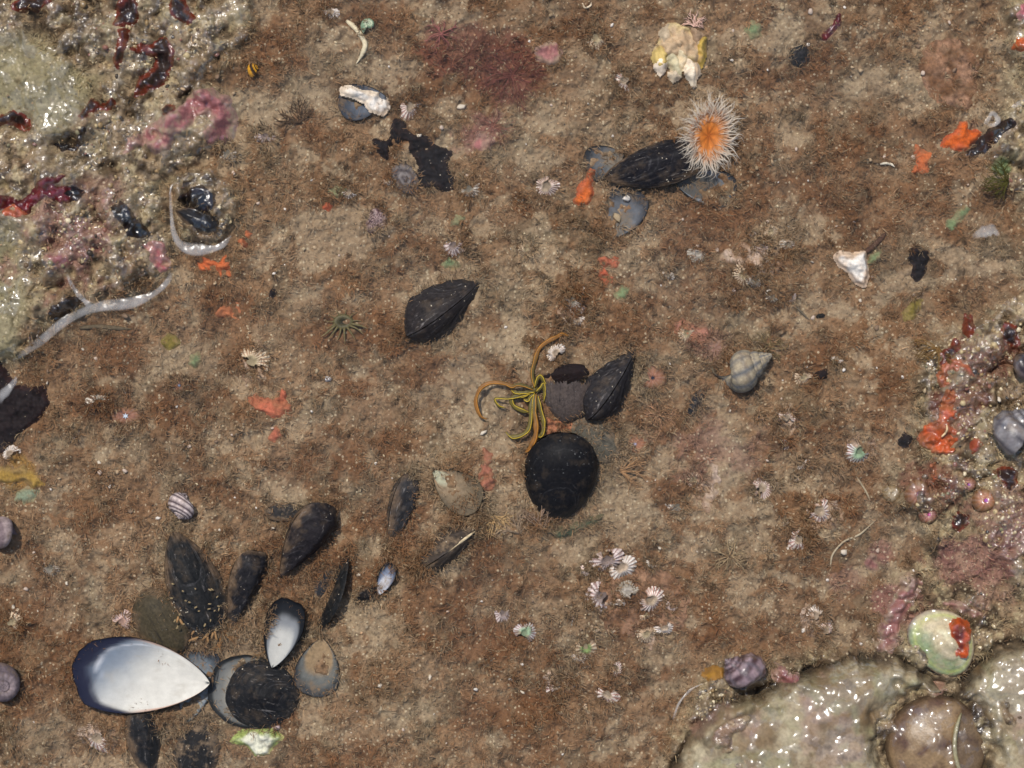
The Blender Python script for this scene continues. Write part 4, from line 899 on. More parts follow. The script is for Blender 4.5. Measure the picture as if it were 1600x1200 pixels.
# ------------------------------------------------------------------ sponges, crusts, seaweeds
OR, ORD, RED_ = lin(226, 92, 26), lin(190, 72, 30), lin(196, 66, 44)
SP = [  # outline, thick, centre, edge, material, label
    ([(1472, 226), (1478, 212), (1490, 208), (1502, 192), (1508, 190), (1512, 204), (1526, 202), (1534, 208), (1524, 222), (1508, 233), (1492, 234)], 6, (236, 92, 18), (218, 76, 16), 0, 'bright orange sponge lobe at the waterline, upper of two, by dark wet weed'),
    ([(1422, 270), (1434, 256), (1430, 240), (1432, 226), (1442, 234), (1454, 240), (1448, 254), (1448, 268), (1438, 272)], 5, (222, 104, 48), (206, 92, 44), 0, 'orange hourglass shaped sponge in turf, lower of two on the right'),
    ([(898, 312), (904, 292), (914, 278), (922, 262), (932, 264), (928, 284), (926, 304), (916, 318), (904, 322)], 8, (228, 98, 30), (206, 76, 30), 0, 'orange sponge at the tail of the long black mussel'),
    ([(934, 408), (944, 402), (956, 402), (968, 410), (962, 416), (946, 415), (938, 414)], 4, (190, 82, 52), (160, 80, 54), 0, 'dull red sponge strip, upper of two above the strap seaweed'),
    ([(930, 422), (940, 420), (950, 428), (956, 444), (948, 444), (938, 436)], 4, (206, 72, 40), (176, 70, 44), 0, 'scarlet sponge flake, lower of two above the strap seaweed'),
    ([(506, 318), (512, 314), (519, 322), (513, 329), (506, 326)], 4, (216, 70, 30), (190, 60, 30), 0, 'small scarlet sponge dot beside the green weed'),
    ([(308, 412), (318, 402), (330, 404), (340, 412), (352, 402), (358, 410), (362, 430), (350, 432), (338, 422), (322, 424), (312, 420)], 5, (222, 86, 28), (196, 84, 40), 0, 'orange sponge shaped like wings under the waterline mound'),
    ([(332, 488), (344, 484), (356, 474), (370, 476), (380, 492), (372, 500), (356, 494), (342, 498)], 5, (200, 96, 48), (172, 90, 54), 0, 'faded orange sponge below the winged one'),
    ([(376, 376), (384, 362), (394, 364), (390, 378), (382, 386)], 4, (206, 90, 44), (180, 84, 50), 0, 'small orange sponge spot beside the waterline mound'),
    ([(388, 622), (400, 616), (416, 624), (432, 618), (444, 612), (454, 636), (456, 648), (442, 646), (430, 652), (414, 640), (398, 640)], 5, (200, 84, 54), (176, 88, 62), 0, 'wide salmon red sponge left of centre, largest in the pool'),
    ([(422, 676), (432, 668), (438, 678), (430, 694), (422, 690)], 4, (196, 92, 64), (170, 90, 66), 0, 'salmon sponge drop hanging below the wide salmon one'),
    ([(748, 760), (752, 730), (756, 700), (762, 704), (770, 728), (776, 752), (770, 764), (758, 768)], 5, (168, 84, 62), (150, 90, 70), 0, 'dull red pointed sponge above the half buried pearly shell'),
    ([(848, 690), (850, 668), (856, 654), (878, 662), (892, 652), (896, 668), (894, 690), (872, 686)], 6, (196, 112, 74), (182, 104, 70), 0, 'brick orange sponge squeezed between the brown and oval mussels'),
    ([(1474, 600), (1468, 582), (1482, 566), (1502, 562), (1520, 574), (1526, 590), (1514, 584), (1500, 574), (1488, 580), (1482, 600)], 5, (206, 88, 44), (180, 80, 46), 1, 'wet orange sponge arch at the right waterline'),
    ([(1478, 600), (1492, 596), (1492, 616), (1488, 640), (1498, 650), (1494, 668), (1500, 688), (1486, 706), (1470, 712), (1456, 702), (1444, 700), (1440, 680), (1446, 666), (1464, 660), (1474, 640)], 7, (216, 82, 30), (176, 76, 40), 1, 'long wet glistening orange sponge left of the dark grey snail'),
    ([(1516, 700), (1526, 684), (1534, 692), (1532, 706), (1522, 710)], 4, (170, 62, 34), (150, 66, 40), 1, 'small rusty wet sponge below the dark grey snail'),
    ([(1586, 72), (1594, 60), (1640, 58), (1640, 76), (1596, 78)], 5, (228, 84, 24), (208, 76, 24), 1, 'orange sponge tip cut by the frame edge near the top'),
    ([(0, 330), (10, 318), (24, 322), (38, 334), (24, 336), (8, 338)], 4, (222, 74, 34), (196, 70, 40), 1, 'bright red orange sponge under the crimson weed on the left'),
    ([(1052, 506), (1066, 502), (1082, 508), (1104, 516), (1112, 526), (1098, 536), (1070, 530), (1058, 524)], 4, (186, 110, 86), (170, 108, 86), 0, 'pinkish orange sponge flat above the whelk'),
    ([(1455, 740), (1452, 726), (1462, 722), (1466, 736), (1456, 752)], 4, (196, 80, 40), (160, 76, 44), 1, 'narrow wet orange sponge below the long glistening one'),
]
for i, (pts, th_, ca, cb, wt, lab) in enumerate(SP):
    o = drape('orange_sponge', pts, th_, 6, M_sponge_wet if wt else M_sponge, lin(ca) * np.array([.56, .70, .9]) + lin(140, 110, 80) * (0.12 if wt or i < 3 else 0.34), lin(cb) * 0.45 + lin(140, 106, 76) * 0.42, 8, rag=2.5 if i < 3 else 5, rs=9, lump=1.8, ls=8, seed=i, up=1.0 if i < 3 else 0.3, holes=0 if i < 3 else 0.7)
    tag(o, lab, 'sponge', 'orange and red encrusting sponges')
o = drape('yellow_sponge', [(-20, 740), (0, 728), (30, 728), (60, 740), (70, 758), (56, 764), (36, 752), (10, 756), (-20, 762)], 7, 12, M_sponge, lin(146, 116, 56), lin(136, 110, 66), 10, rag=5, lump=3, seed=5)
tag(o, 'mustard yellow fuzzy sponge at the frame edge', 'sponge')
o = drape('green_sponge', [(24, 768), (44, 760), (58, 768), (54, 784), (36, 788), (24, 780)], 4, 8, M_sponge, lin(120, 128, 104), lin(130, 122, 92), 8, rag=4, lump=2, seed=6)
tag(o, 'grey green crust under the mustard yellow sponge', 'sponge')

CO = [([(188, 240), (196, 216), (220, 200), (236, 190), (262, 178), (280, 160), (300, 140), (326, 132), (350, 146), (362, 172), (362, 196), (350, 214), (322, 222), (316, 205), (330, 190), (318, 170), (300, 180), (290, 200), (270, 208), (262, 232), (240, 238), (222, 218), (206, 226)], (152, 96, 106), (166, 120, 118), 1, 'large curled rose pink coralline crust on the wet rock'),
      ([(230, 384), (240, 378), (254, 384), (262, 400), (260, 420), (248, 426), (240, 410), (234, 396)], (186, 98, 112), (170, 100, 110), 1, 'raspberry pink coralline patch above the water rim'),
      ([(72, 404), (90, 390), (112, 396), (104, 408), (82, 410)], (160, 100, 108), (160, 116, 112), 1, 'small pink coralline streak on the wet mound'),
      ([(834, 78), (850, 64), (868, 70), (876, 84), (866, 100), (846, 98), (836, 90)], (160, 110, 114), (150, 112, 106), 0, 'lilac coralline spot on sand near the top'),
      ([(738, 224), (744, 210), (760, 208), (774, 220), (766, 230), (748, 234)], (176, 112, 116), (158, 112, 106), 0, 'pink coralline fleck below the red feathery weed'),
      ([(1588, 24), (1596, 6), (1640, 0), (1640, 30), (1594, 30)], (196, 110, 130), (180, 104, 122), 1, 'bright pink coralline lump cut by the upper frame edge'),
      ([(1372, 1020), (1376, 990), (1384, 960), (1400, 930), (1430, 900), (1440, 912), (1424, 940), (1412, 966), (1400, 990), (1408, 1004), (1392, 1022)], (146, 100, 100), (158, 120, 110), 1, 'mauve coralline band running up to the green limpet'),
      ([(1208, 1058), (1212, 1036), (1224, 1040), (1232, 1052), (1246, 1050), (1252, 1064), (1238, 1074), (1222, 1066), (1212, 1074)], (132, 76, 86), (140, 96, 92), 1, 'dark pink coralline tuft on the boulder edge by the snail'),
      ([(1455, 1082), (1462, 1070), (1474, 1068), (1480, 1078), (1470, 1086)], (156, 92, 92), (150, 104, 92), 1, 'little pink coralline knob above the big round snail'),
      ([(1476, 944), (1490, 938), (1510, 946), (1530, 958), (1520, 964), (1498, 956)], (150, 86, 96), (150, 110, 102), 1, 'pink coralline streak above the red brown weed on the limpet'),
      ([(1352, 880), (1360, 862), (1370, 868), (1374, 890), (1366, 894)], (136, 90, 92), (140, 104, 96), 0, 'purple pink flake standing at the right shore'),
      ([(150, 318), (160, 308), (172, 312), (168, 326), (154, 330)], (150, 96, 98), (158, 120, 108), 1, 'faint pink coralline spot left of the wet black weed')]
for i, (pts, ca, cb, wt, lab) in enumerate(CO):
    o = drape('coralline_crust', pts, 3.5, 7, M_coral_wet if wt else M_coral, (lin(ca) * 0.6 + lin(132, 96, 84) * 0.4) * np.array([.95, .86, .80]), lin(cb) * 0.35 + lin(140, 116, 94) * 0.6, 9, rag=4, rs=12, lump=1.8, ls=9, seed=i + 3, up=0.8)
    tag(o, lab, 'coralline algae', 'pink coralline crusts')

BK, MAR, RDE = lin(26, 22, 23), lin(58, 26, 24), lin(142, 50, 22)
WD = [([(583, 220), (590, 217), (604, 224), (612, 214), (612, 200), (618, 186), (632, 188), (634, 206), (650, 213), (664, 214), (676, 226), (688, 230), (704, 238), (698, 252), (700, 268), (710, 276), (708, 294), (692, 296), (676, 290), (656, 292), (650, 280), (654, 262), (652, 248), (636, 232), (620, 224), (608, 230), (604, 246), (596, 240)], 0, 'ragged matt black seaweed blade with bare patches, upper centre'),
      ([(1424, 392), (1434, 390), (1446, 394), (1452, 402), (1446, 414), (1446, 428), (1436, 440), (1428, 430), (1426, 414), (1420, 404)], 0, 'upright black seaweed scrap in brown turf on the right'),
      ([(-30, 560), (0, 566), (12, 590), (24, 602), (48, 606), (66, 604), (76, 630), (60, 656), (40, 668), (20, 684), (8, 708), (-30, 720)], 2, 'big black torn seaweed at the left frame edge'),
      ([(174, 324), (184, 316), (194, 322), (206, 336), (220, 350), (230, 364), (218, 372), (202, 366), (192, 350), (182, 338)], 1, 'narrow wet black weed glinting on the wet mound'),
      ([(78, 484), (92, 478), (104, 468), (118, 462), (124, 470), (112, 484), (100, 494), (84, 502), (78, 494)], 1, 'wet black weed at the water rim below the mound'),
      ([(278, 312), (296, 298), (318, 292), (334, 306), (332, 326), (314, 336), (294, 330)], 1, 'dark brown wet weed on top of the waterline mound'),
      ([(1516, 240), (1536, 214), (1556, 198), (1576, 188), (1582, 196), (1560, 212), (1546, 228), (1528, 244)], 1, 'dark wet weed strip behind the bright orange lobe'),
      ([(1286, 586), (1272, 578), (1278, 572), (1290, 580)], 0, 'tiny black weed fleck below the dark stone hollow') if False else None,
      ([(1280, 582), (1290, 578), (1290, 590), (1282, 594), (1274, 586)], 0, 'tiny black weed clump below the faint white barnacle'),
      ([(22, 6), (40, -4), (70, -6), (82, 4), (64, 14), (40, 18), (26, 16)], 3, 'red edged wet frond at the upper frame edge, far left'),
      ([(180, 40), (184, 14), (190, -4), (206, -6), (214, 8), (216, 28), (206, 40), (190, 42)], 3, 'tall red brown wet frond standing at the upper edge'),
      ([(264, 6), (274, -4), (288, 0), (292, 16), (304, 28), (296, 36), (282, 30), (270, 22)], 3, 'small red brown wet frond right of the tall one'),
      ([(208, 78), (216, 72), (240, 72), (250, 60), (262, 62), (272, 82), (270, 100), (262, 116), (256, 130), (246, 138), (232, 140), (212, 148), (210, 138), (218, 120), (232, 116), (242, 104), (244, 88), (228, 84)], 3, 'large glossy red edged frond curled like a claw on wet rock'),
      ([(178, 96), (182, 76), (188, 60), (184, 46), (196, 44), (198, 58), (192, 76), (186, 92), (180, 102)], 3, 'thin dark red frond beside the claw shaped one'),
      ([(130, 184), (136, 166), (142, 156), (154, 164), (170, 160), (176, 152), (178, 164), (166, 172), (152, 168), (142, 176), (134, 190)], 3, 'orange edged frond arching below the thin dark red one'),
      ([(255, 172), (262, 166), (272, 168), (274, 174), (264, 180), (256, 178)], 3, 'small red brown frond curl above the pink crust'),
      ([(-20, 192), (0, 182), (22, 176), (40, 182), (46, 198), (34, 202), (20, 192), (0, 194), (-20, 202)], 3, 'dark maroon frond at the left edge below the olive hump'),
      ([(-20, 322), (0, 308), (20, 310), (30, 316), (52, 300), (62, 286), (84, 280), (104, 276), (90, 286), (76, 296), (104, 292), (118, 300), (120, 308), (96, 316), (78, 308), (56, 316), (40, 332), (20, 318), (0, 326), (-20, 332)], 4, 'crimson wet seaweed with thin blades at the left edge'),
      ([(96, 300), (112, 292), (128, 298), (126, 310), (108, 314)], 1, 'black wet weed knob at the end of the crimson seaweed'),
      ([(86, 226), (98, 224), (112, 228), (124, 218), (132, 206), (138, 204), (132, 220), (118, 232), (98, 234)], 1, 'black weed in the crack under the olive hump'),
      ([(1472, 570), (1474, 552), (1486, 540), (1494, 528), (1502, 536), (1494, 550), (1484, 560)], 3, 'maroon wet weed above the orange sponge arch'),
      ([(1504, 516), (1512, 492), (1520, 494), (1520, 510), (1510, 526)], 3, 'dark red weed upright at the right waterline'),
      ([(1562, 518), (1574, 504), (1586, 512), (1592, 532), (1594, 548), (1580, 540), (1570, 530)], 3, 'red brown wet frond above the brown black snail'),
      ([(1556, 738), (1574, 728), (1588, 738), (1590, 752), (1578, 764), (1566, 752)], 3, 'dark red wet frond by the pink wet anemones'),
      ([(1488, 808), (1498, 800), (1510, 808), (1512, 820), (1500, 828), (1488, 824)], 3, 'blackish red wet weed in the crevice below the pink anemones'),
      ([(1405, 690), (1414, 678), (1422, 682), (1422, 692), (1412, 698)], 0, 'dark maroon weed dot left of the long wet sponge'),
      ([(1296, 46), (1304, 34), (1312, 24), (1310, 38), (1298, 52), (1290, 62), (1284, 54)], 4, 'dark red weed sprig above the shiny black limpet'),
      ([(1410, 490), (1422, 478), (1428, 464), (1440, 470), (1436, 484), (1424, 498), (1412, 500)], 5, 'olive brown weed blade under the black scrap'),
      ([(422, 456), (428, 452), (432, 460), (426, 466), (421, 462)], 0, 'small dark maroon dot of weed above the winged sponge'),
      ([(516, 300), (524, 292), (536, 292), (544, 302), (534, 310), (520, 308)], 6, 'green weed patch with a scarlet dot below it'),
      ([(1478, 354), (1488, 340), (1506, 322), (1512, 326), (1500, 346), (1486, 358)], 6, 'pale green glassy weed strip on the right'),
      ([(1354, 412), (1362, 400), (1374, 390), (1376, 396), (1366, 410), (1358, 418)], 6, 'grey green splinter behind the white triangular shell'),
      ([(1555, 262), (1564, 246), (1578, 250), (1582, 262), (1568, 270)], 6, 'pale green crust under the dark wet weed strip'),
      ([(690, 414), (700, 404), (712, 406), (720, 416), (706, 420)], 6, 'light green weed wisp above the ridged mussel'),
      ([(704, 346), (714, 338), (724, 342), (718, 352), (708, 352)], 6, 'small lime green weed dot above the mauve fan barnacle'),
      ([(962, 460), (972, 448), (982, 452), (978, 464), (966, 466)], 6, 'mint green patch under the scarlet flake'),
      ([(1164, 46), (1176, 34), (1190, 40), (1188, 54), (1174, 60)], 6, 'grey green pebble like weed right of the ragged oyster'),
      ([(252, 534), (262, 520), (274, 526), (280, 538), (266, 546)], 5, 'yellow olive weed tuft below the water rim'),
      ([(1098, 1058), (1108, 1050), (1122, 1042), (1132, 1046), (1124, 1056), (1108, 1064)], 7, 'amber yellow weed blade beside the purple brown snail'),
      ([(860, 832), (900, 818), (942, 804), (940, 812), (904, 830), (876, 842)], 8, 'dark green slanting weed streak below the big black oval mussel'),
      ([(300, 558), (308, 552), (314, 562), (306, 574), (298, 568)], 6, 'small grey green ball weed near the water rim'),
      ]
for i, e in enumerate([x for x in WD if x]):
    pts, kd, lab = e
    if kd == 0: a_, b_, m_, th_ = BK, lin(38, 28, 26), M_weed, 4
    elif kd == 2: a_, b_, m_, th_ = lin(30, 22, 22), lin(44, 26, 24), M_weed, 5
    elif kd == 1: a_, b_, m_, th_ = lin(24, 20, 19), lin(40, 28, 24), M_frond_wet, 5
    elif kd == 3: a_, b_, m_, th_ = lin(46, 33, 29), lin(100, 42, 25), M_frond_wet, 4
    elif kd == 4: a_, b_, m_, th_ = lin(98, 22, 26), lin(76, 24, 26), M_frond_wet, 4
    elif kd == 5: a_, b_, m_, th_ = lin(110, 96, 44), lin(120, 104, 60), M_sponge, 4
    elif kd == 7: a_, b_, m_, th_ = lin(156, 112, 42), lin(140, 100, 46), M_kelp, 6
    elif kd == 8: a_, b_, m_, th_ = lin(70, 76, 58), lin(100, 92, 68), M_stone, 3
    else: a_, b_, m_, th_ = lin(108, 120, 84), lin(124, 118, 86), M_sponge, 2.5
    o = drape({3: 'red_seaweed', 4: 'red_seaweed', 6: 'green_seaweed', 8: 'green_seaweed'}.get(kd, 'dark_seaweed' if kd < 3 else 'brown_seaweed'), pts, th_, 4 if kd != 7 else 6, m_, a_, b_, 6, rag=2.6, rs=8, lump=1.6, ls=8, seed=i, up=1.5, holes=1.0 if i == 0 else 0)
    tag(o, lab, 'seaweed', 'seaweed scraps')

# ------------------------------------------------------------------ strap seaweed in the middle
zx = lambda X, Y: (730 + X / 5.714, 500 + Y / 5.714)
KF = [([(605, 610), (580, 480), (600, 380), (640, 260), (720, 190), (800, 150), (850, 125), (905, 145)], 3.4, 'o'),
      ([(590, 620), (500, 585), (440, 580), (400, 595), (330, 568), (220, 560), (130, 600), (85, 680), (80, 760), (120, 860), (180, 885)], 3.2, 'o'),
      ([(590, 640), (500, 680), (430, 680), (395, 715), (420, 770), (500, 810), (580, 830)], 3.6, 'y'),
      ([(595, 650), (570, 760), (568, 880), (545, 980), (480, 1032), (400, 1045), (345, 1000)], 3.6, 'y'),
      ([(610, 660), (598, 800), (615, 920), (610, 1040), (570, 1130), (510, 1195)], 4.2, 'o'),
      ([(630, 680), (655, 800), (682, 900), (680, 990), (650, 1040), (605, 990)], 3.4, 'y'),
      ([(620, 640), (660, 600), (682, 570), (690, 640), (682, 735)], 2.8, 'y'),
      ([(605, 600), (625, 530), (655, 500), (695, 570), (730, 640)], 2.8, 'y'),
      ([(595, 660), (560, 690), (540, 722), (500, 702)], 2.6, 'y'),
      ([(600, 640), (500, 650), (440, 650), (390, 625)], 3.0, 'y'),
      ([(560, 660), (380, 700), (250, 700), (280, 765), (345, 785)], 1.8, 'y')]
kc = zx(605, 630); kz = Hm(*kc, 14) + 10
r = empty('strap_seaweed', tuple(W(*fit(*kc, kz), kz - 8))); tag(r, 'olive brown strap seaweed with yellow edged curling fronds at the centre', 'seaweed')
bx, by = fit(*kc, kz)
P = np.array([[0, 0, -6], [1, -1, 2], [0, 2, 9], [-1, 1, 12.]])
V, F = tube(P, np.array([5, 6, 5.5, 2]), 8); link('holdfast', build_mesh('holdfast', V * S, F, M_kelp, lin(86, 74, 30)), r)
for i, (pts, wd, kd) in enumerate(KF):
    q = smooth_path([fit(*zx(*p), kz) for p in pts], 30)
    t = np.linspace(0, 1, 30)
    h = np.maximum(10 + 5 * np.sin(t * 3.1) * (0.6 + 0.4 * math.sin(i * 2.1)) - 4 * t + i * 0.25, Hs(q[:, 0], q[:, 1]) + 2.5 - (kz - 8) )
    h = np.maximum(h, Hs(q[:, 0], q[:, 1]) - (kz - 8) + 3)
    Pp = np.stack([q[:, 0] - bx, by - q[:, 1], h], 1)
    rad = wd * np.clip(np.minimum(0.5 + t * 4, (1.03 - t) * 5), 0.25, 1)
    rad = rad * (1 + 0.12 * np.sin(t * 23 + i) + 0.08 * np.sin(t * 41 + 2 * i))
    V, F = tube(Pp, rad, 8, flat=0.35)
    ca, cb = lin(78, 68, 26), (lin(122, 80, 30) if kd == 'o' else lin(92, 80, 28))
    col = ca + (cb - ca) * np.repeat(sst(0.1, 0.5, t), 8)[:, None]
    f = link('frond', build_mesh('frond', V * S, F, M_kelp, col), r)
    T = np.gradient(Pp, axis=0); T /= np.linalg.norm(T, axis=1)[:, None]
    side = np.stack([-T[:, 1], T[:, 0], 0 * T[:, 0]], 1)
    V, F = tube(Pp + side * (rad * 0.45)[:, None] + np.array([0, 0, 1]) * (rad * 0.42)[:, None], 0.55 * np.clip((1.02 - t) * 6, 0.3, 1), 5)
    link('bright_edge', build_mesh('bright_edge', V * S, F, M_kelp, lin(196, 164, 50) if kd == 'y' else lin(180, 122, 48)), f)

# ------------------------------------------------------------------ anemones
TENT = []
for v in range(6):
    t = np.linspace(0, 1, 8)
    P = np.stack([t, (0.16 + 0.05 * v) * np.sin(t * (2 + v * 0.5) + v) * t, 0.30 * np.sin(t * 2.6) * (0.6 + 0.15 * v) - 0.12 * t], 1)
    V, F = tube(P, 0.044 * (1 - t * 0.86), 6)
    c = lin(206, 150, 104) + (lin(220, 206, 186) - lin(206, 150, 104)) * np.repeat(sst(0.0, 0.45, t), 6)[:, None]
    TENT.append(build_mesh('tentacle', V, F, M_tent, c))
az = Hm(1105, 212, 20) + 26
ax, ay = fit(1108, 212, az)
r = empty('sea_anemone', tuple(W(ax, ay, az)), (R(8), R(16), R(-8))); tag(r, 'large orange anemone with a crown of white tentacles', 'anemone')
V = []; n = 28
for s_, z_ in ((0.03, -3), (0.3, -1.5), (0.6, 0.5), (0.85, 2.5), (1.0, 1.0), (1.02, -6), (0.9, -18), (0.85, -34)):
    for t_ in np.linspace(0, 2 * math.pi, n, endpoint=False):
        V.append((27 * s_ * math.cos(t_), 38 * s_ * math.sin(t_), z_ + 0.8 * math.cos(t_ * 12) * (0.3 < s_ < 0.95)))
V = np.array(V); F = [tuple(f) for f in grid_faces(5, n, wrap=True)]
link('oral_disc', build_mesh('oral_disc', V[:5 * n] * S, F + [tuple(range(n))[::-1]], M_anem, np.repeat(np.array([lin(160, 84, 30), lin(196, 112, 44), lin(204, 126, 60), lin(200, 144, 96), lin(190, 156, 122)]), n, 0) * (0.8 + 0.25 * np.cos(np.tile(np.linspace(0, 2 * math.pi, n, endpoint=False), 5) * 7 + np.repeat(np.arange(5), n)))[:, None]), r)
link('column', build_mesh('column', V[4 * n:] * S, [tuple(f) for f in grid_faces(4, n, wrap=True)], M_anem, lin(176, 112, 70)), r)
rr = random.Random(5)
for ring, (cnt, r0, ln, el) in enumerate(((110, 0.96, 27, 0), (100, 0.90, 25, 14), (60, 0.78, 22, 16), (40, 0.56, 20, 2))):
    for j in range(cnt):
        a = 2 * math.pi * (j + rr.uniform(-.35, .35)) / cnt + ring
        L = ln * rr.uniform(0.6, 1.3)
        o = bpy.data.objects.new('tentacle', TENT[rr.randrange(6)]); C.objects.link(o); o.parent = r
        o.location = (27 * r0 * math.cos(a) * S, 38 * r0 * math.sin(a) * S, (1.5 - ring * 0.3) * S)
        a2 = math.atan2(24 * math.sin(a) * 1.2, 37 * math.cos(a) * 0.9) + rr.uniform(-.3, .3)
        o.rotation_euler = Euler((rr.uniform(-.5, .5), -R(el + rr.uniform(-14, 14)), a2))
        o.scale = (L * S, L * S * 0.95, L * S)
exclude(ell(1108, 212, 36, 46, -10))
FRINGE.append((1108, 212, 45, 55, 0, 0.5))

def bead_anemone(px, py, rx, ry, h, label, c1, c2, mouth, star=True, mat=M_anem_silt, tent=False, deg=0, fr=0.9):
    rx *= 0.92; ry *= 0.92; z = Hm(px, py, rx * 0.8) - h * 0.25
    x, y = fit(px, py, z + h)
    r = empty('sea_anemone', tuple(W(x, y, z)), (0, 0, R(deg))); tag(r, label, 'anemone', 'small closed anemones')
    n = 30; s = np.linspace(0.12, 1, 10); th = np.linspace(0, 2 * math.pi, n, endpoint=False)
    Sg, T = np.meshgrid(s, th, indexing='ij')
    Z = h * np.sqrt(np.clip(1 - Sg ** 2.2, 0, 1)) - 0.25 * h * np.exp(-(Sg / 0.2) ** 2) + 0.03 * h * np.cos(T * 12) * Sg
    rad = Sg * (1 + 0.05 * np.sin(3 * T + px))
    Z = Z + 0.10 * h * fbm(rx * rad * np.cos(T) + px, ry * rad * np.sin(T) + py, 7, 3, 3)
    V = np.stack([rx * rad * np.cos(T), ry * rad * np.sin(T), Z - 1.5], -1).reshape(-1, 3)
    c1 = tuple(0.72 * a + 0.28 * b_ - 14 for a, b_ in zip(c1, (120, 96, 70))); c2 = tuple(0.5 * a + 0.5 * b_ - 10 for a, b_ in zip(c2, (120, 96, 70)))
    c = lin(c1) + (lin(c2) - lin(c1)) * sst(0.3, 0.95, Sg)[..., None] + 0.03 * np.cos(T * 12)[..., None]
    link('column', build_mesh('column', V * S, [tuple(f) for f in grid_faces(10, n, wrap=True)] + [tuple(range(n))[::-1]], mat or M_anem, c.reshape(-1, 3)), r)
    if mouth:
        m = 12; q = [(0, 0, h * 0.98)]
        for j in range(m):
            a = 2 * math.pi * j / m; k_ = (0.17 if j % 2 else 0.07) if star else (0.2 if j % 2 else 0.1)
            q.append((rx * k_ * math.cos(a), rx * k_ * math.sin(a), h * 0.99 + (0.2 if j % 2 else 0)))
        q = np.array(q)
        low = q[1:] - np.array([0, 0, h * .35])
        F = [(0, 1 + j, 1 + (j + 1) % m) for j in range(m)] + [(1 + j, 1 + m + j, 1 + m + (j + 1) % m, 1 + (j + 1) % m) for j in range(m)]
        link('mouth', build_mesh('mouth', np.concatenate([q, low]) * S, F, mat or M_anem, lin(mouth), smooth=False), r)
    turf_around(px, py, rx * 2, ry * 2, deg, 0.75, fr)
    return r
bead_anemone(1020, 590, 24, 22, 9, 'pinkish anemone with a tiny star mouth beside the seamed dark mussel', (172, 122, 104), (152, 106, 88), (40, 44, 60))
bead_anemone(992, 694, 24, 18, 8, 'pinkish orange anemone with pale mouth below the grey green mussel', (186, 130, 106), (160, 110, 86), (186, 180, 200))
bead_anemone(280, 602, 20, 13, 6, 'small brownish pink anemone with a star mouth near the left seaweed', (146, 104, 90), (128, 94, 74), (120, 130, 150))
bead_anemone(196, 650, 32, 16, 7, 'wide dusty pink anemone with a white cross mouth on the left', (158, 112, 98), (140, 100, 80), (196, 206, 216))
bead_anemone(1112, 548, 34, 24, 7, 'flat mauve pink anemone above the grey whelk', (158, 122, 112), (144, 110, 96), None)
bead_anemone(1436, 772, 22, 24, 14, 'wet brownish pink anemone with purple tip, next to a clear bubble', (166, 118, 104), (130, 92, 74), (130, 40, 130), False, M_anem_wet, fr=0.3)
bead_anemone(1452, 804, 18, 16, 12, 'wet pink anemone with magenta tip, lowest of the four', (182, 120, 110), (136, 90, 76), (160, 20, 110), False, M_anem_wet, fr=0.3)
bead_anemone(1514, 757, 16, 13, 12, 'wet pink anemone with violet tip, topmost of the four', (186, 130, 116), (140, 96, 80), (136, 40, 136), False, M_anem_wet, fr=0.3)
bead_anemone(1541, 782, 22, 20, 14, 'wet orange pink anemone with lilac tip nearest the dark red frond', (196, 136, 108), (140, 98, 74), (150, 60, 146), False, M_anem_wet, fr=0.3)
bead_anemone(1395, 772, 17, 16, 13, 'clear glassy bubble like bead at the right waterline', (178, 162, 132), (150, 132, 100), None, False, M_anem_wet, fr=0.3)
# olive anemone
oz = Hm(535, 505, 14) + 3
r = empty('sea_anemone', tuple(W(*fit(536, 503, oz), oz))); tag(r, 'dark olive anemone with spread tentacles left of the ridged mussel', 'anemone')
V = np.array([(16 * s_ * math.cos(t_), 12 * s_ * math.sin(t_), z_) for s_, z_ in ((0.1, -4), (0.4, 0), (0.8, 3), (1.0, 0), (1.1, -6)) for t_ in np.linspace(0, 2 * math.pi, 20, endpoint=False)])
link('oral_disc', build_mesh('oral_disc', V * S, [tuple(f) for f in grid_faces(5, 20, wrap=True)] + [tuple(range(20))[::-1]], M_anem, np.repeat(np.array([lin(30, 28, 18), lin(62, 56, 34), lin(84, 76, 46), lin(92, 82, 52), lin(80, 70, 44)]), 20, 0)), r)
t = np.linspace(0, 1, 8)
P = np.stack([t, 0.06 * np.sin(t * 3), 0.16 * np.sin(t * 3)], 1); V, F = tube(P, 0.085 * (1 - t * 0.75), 6)
OT = build_mesh('tentacle', V, F, M_anem, lin(96, 86, 54) + (lin(150, 128, 88) - lin(96, 86, 54)) * np.repeat(sst(0.5, 1, t), 6)[:, None])
for j, a in enumerate((-150, -128, -105, -82, -62, -40, -18, 5, 40, 75, 110, 145, 175, 200)):
    o = bpy.data.objects.new('tentacle', OT); C.objects.link(o); o.parent = r
    o.location = (13 * math.cos(R(a)) * S, 9 * math.sin(R(a)) * S, S); L = (26 if -155 < a < 0 else 15) * rr.uniform(.85, 1.15)
    o.rotation_euler = Euler((rr.uniform(-.4, .4), R(4), R(a + rr.uniform(-8, 8)))); o.scale = (L * S,) * 3
exclude(ell(536, 508, 24, 20))

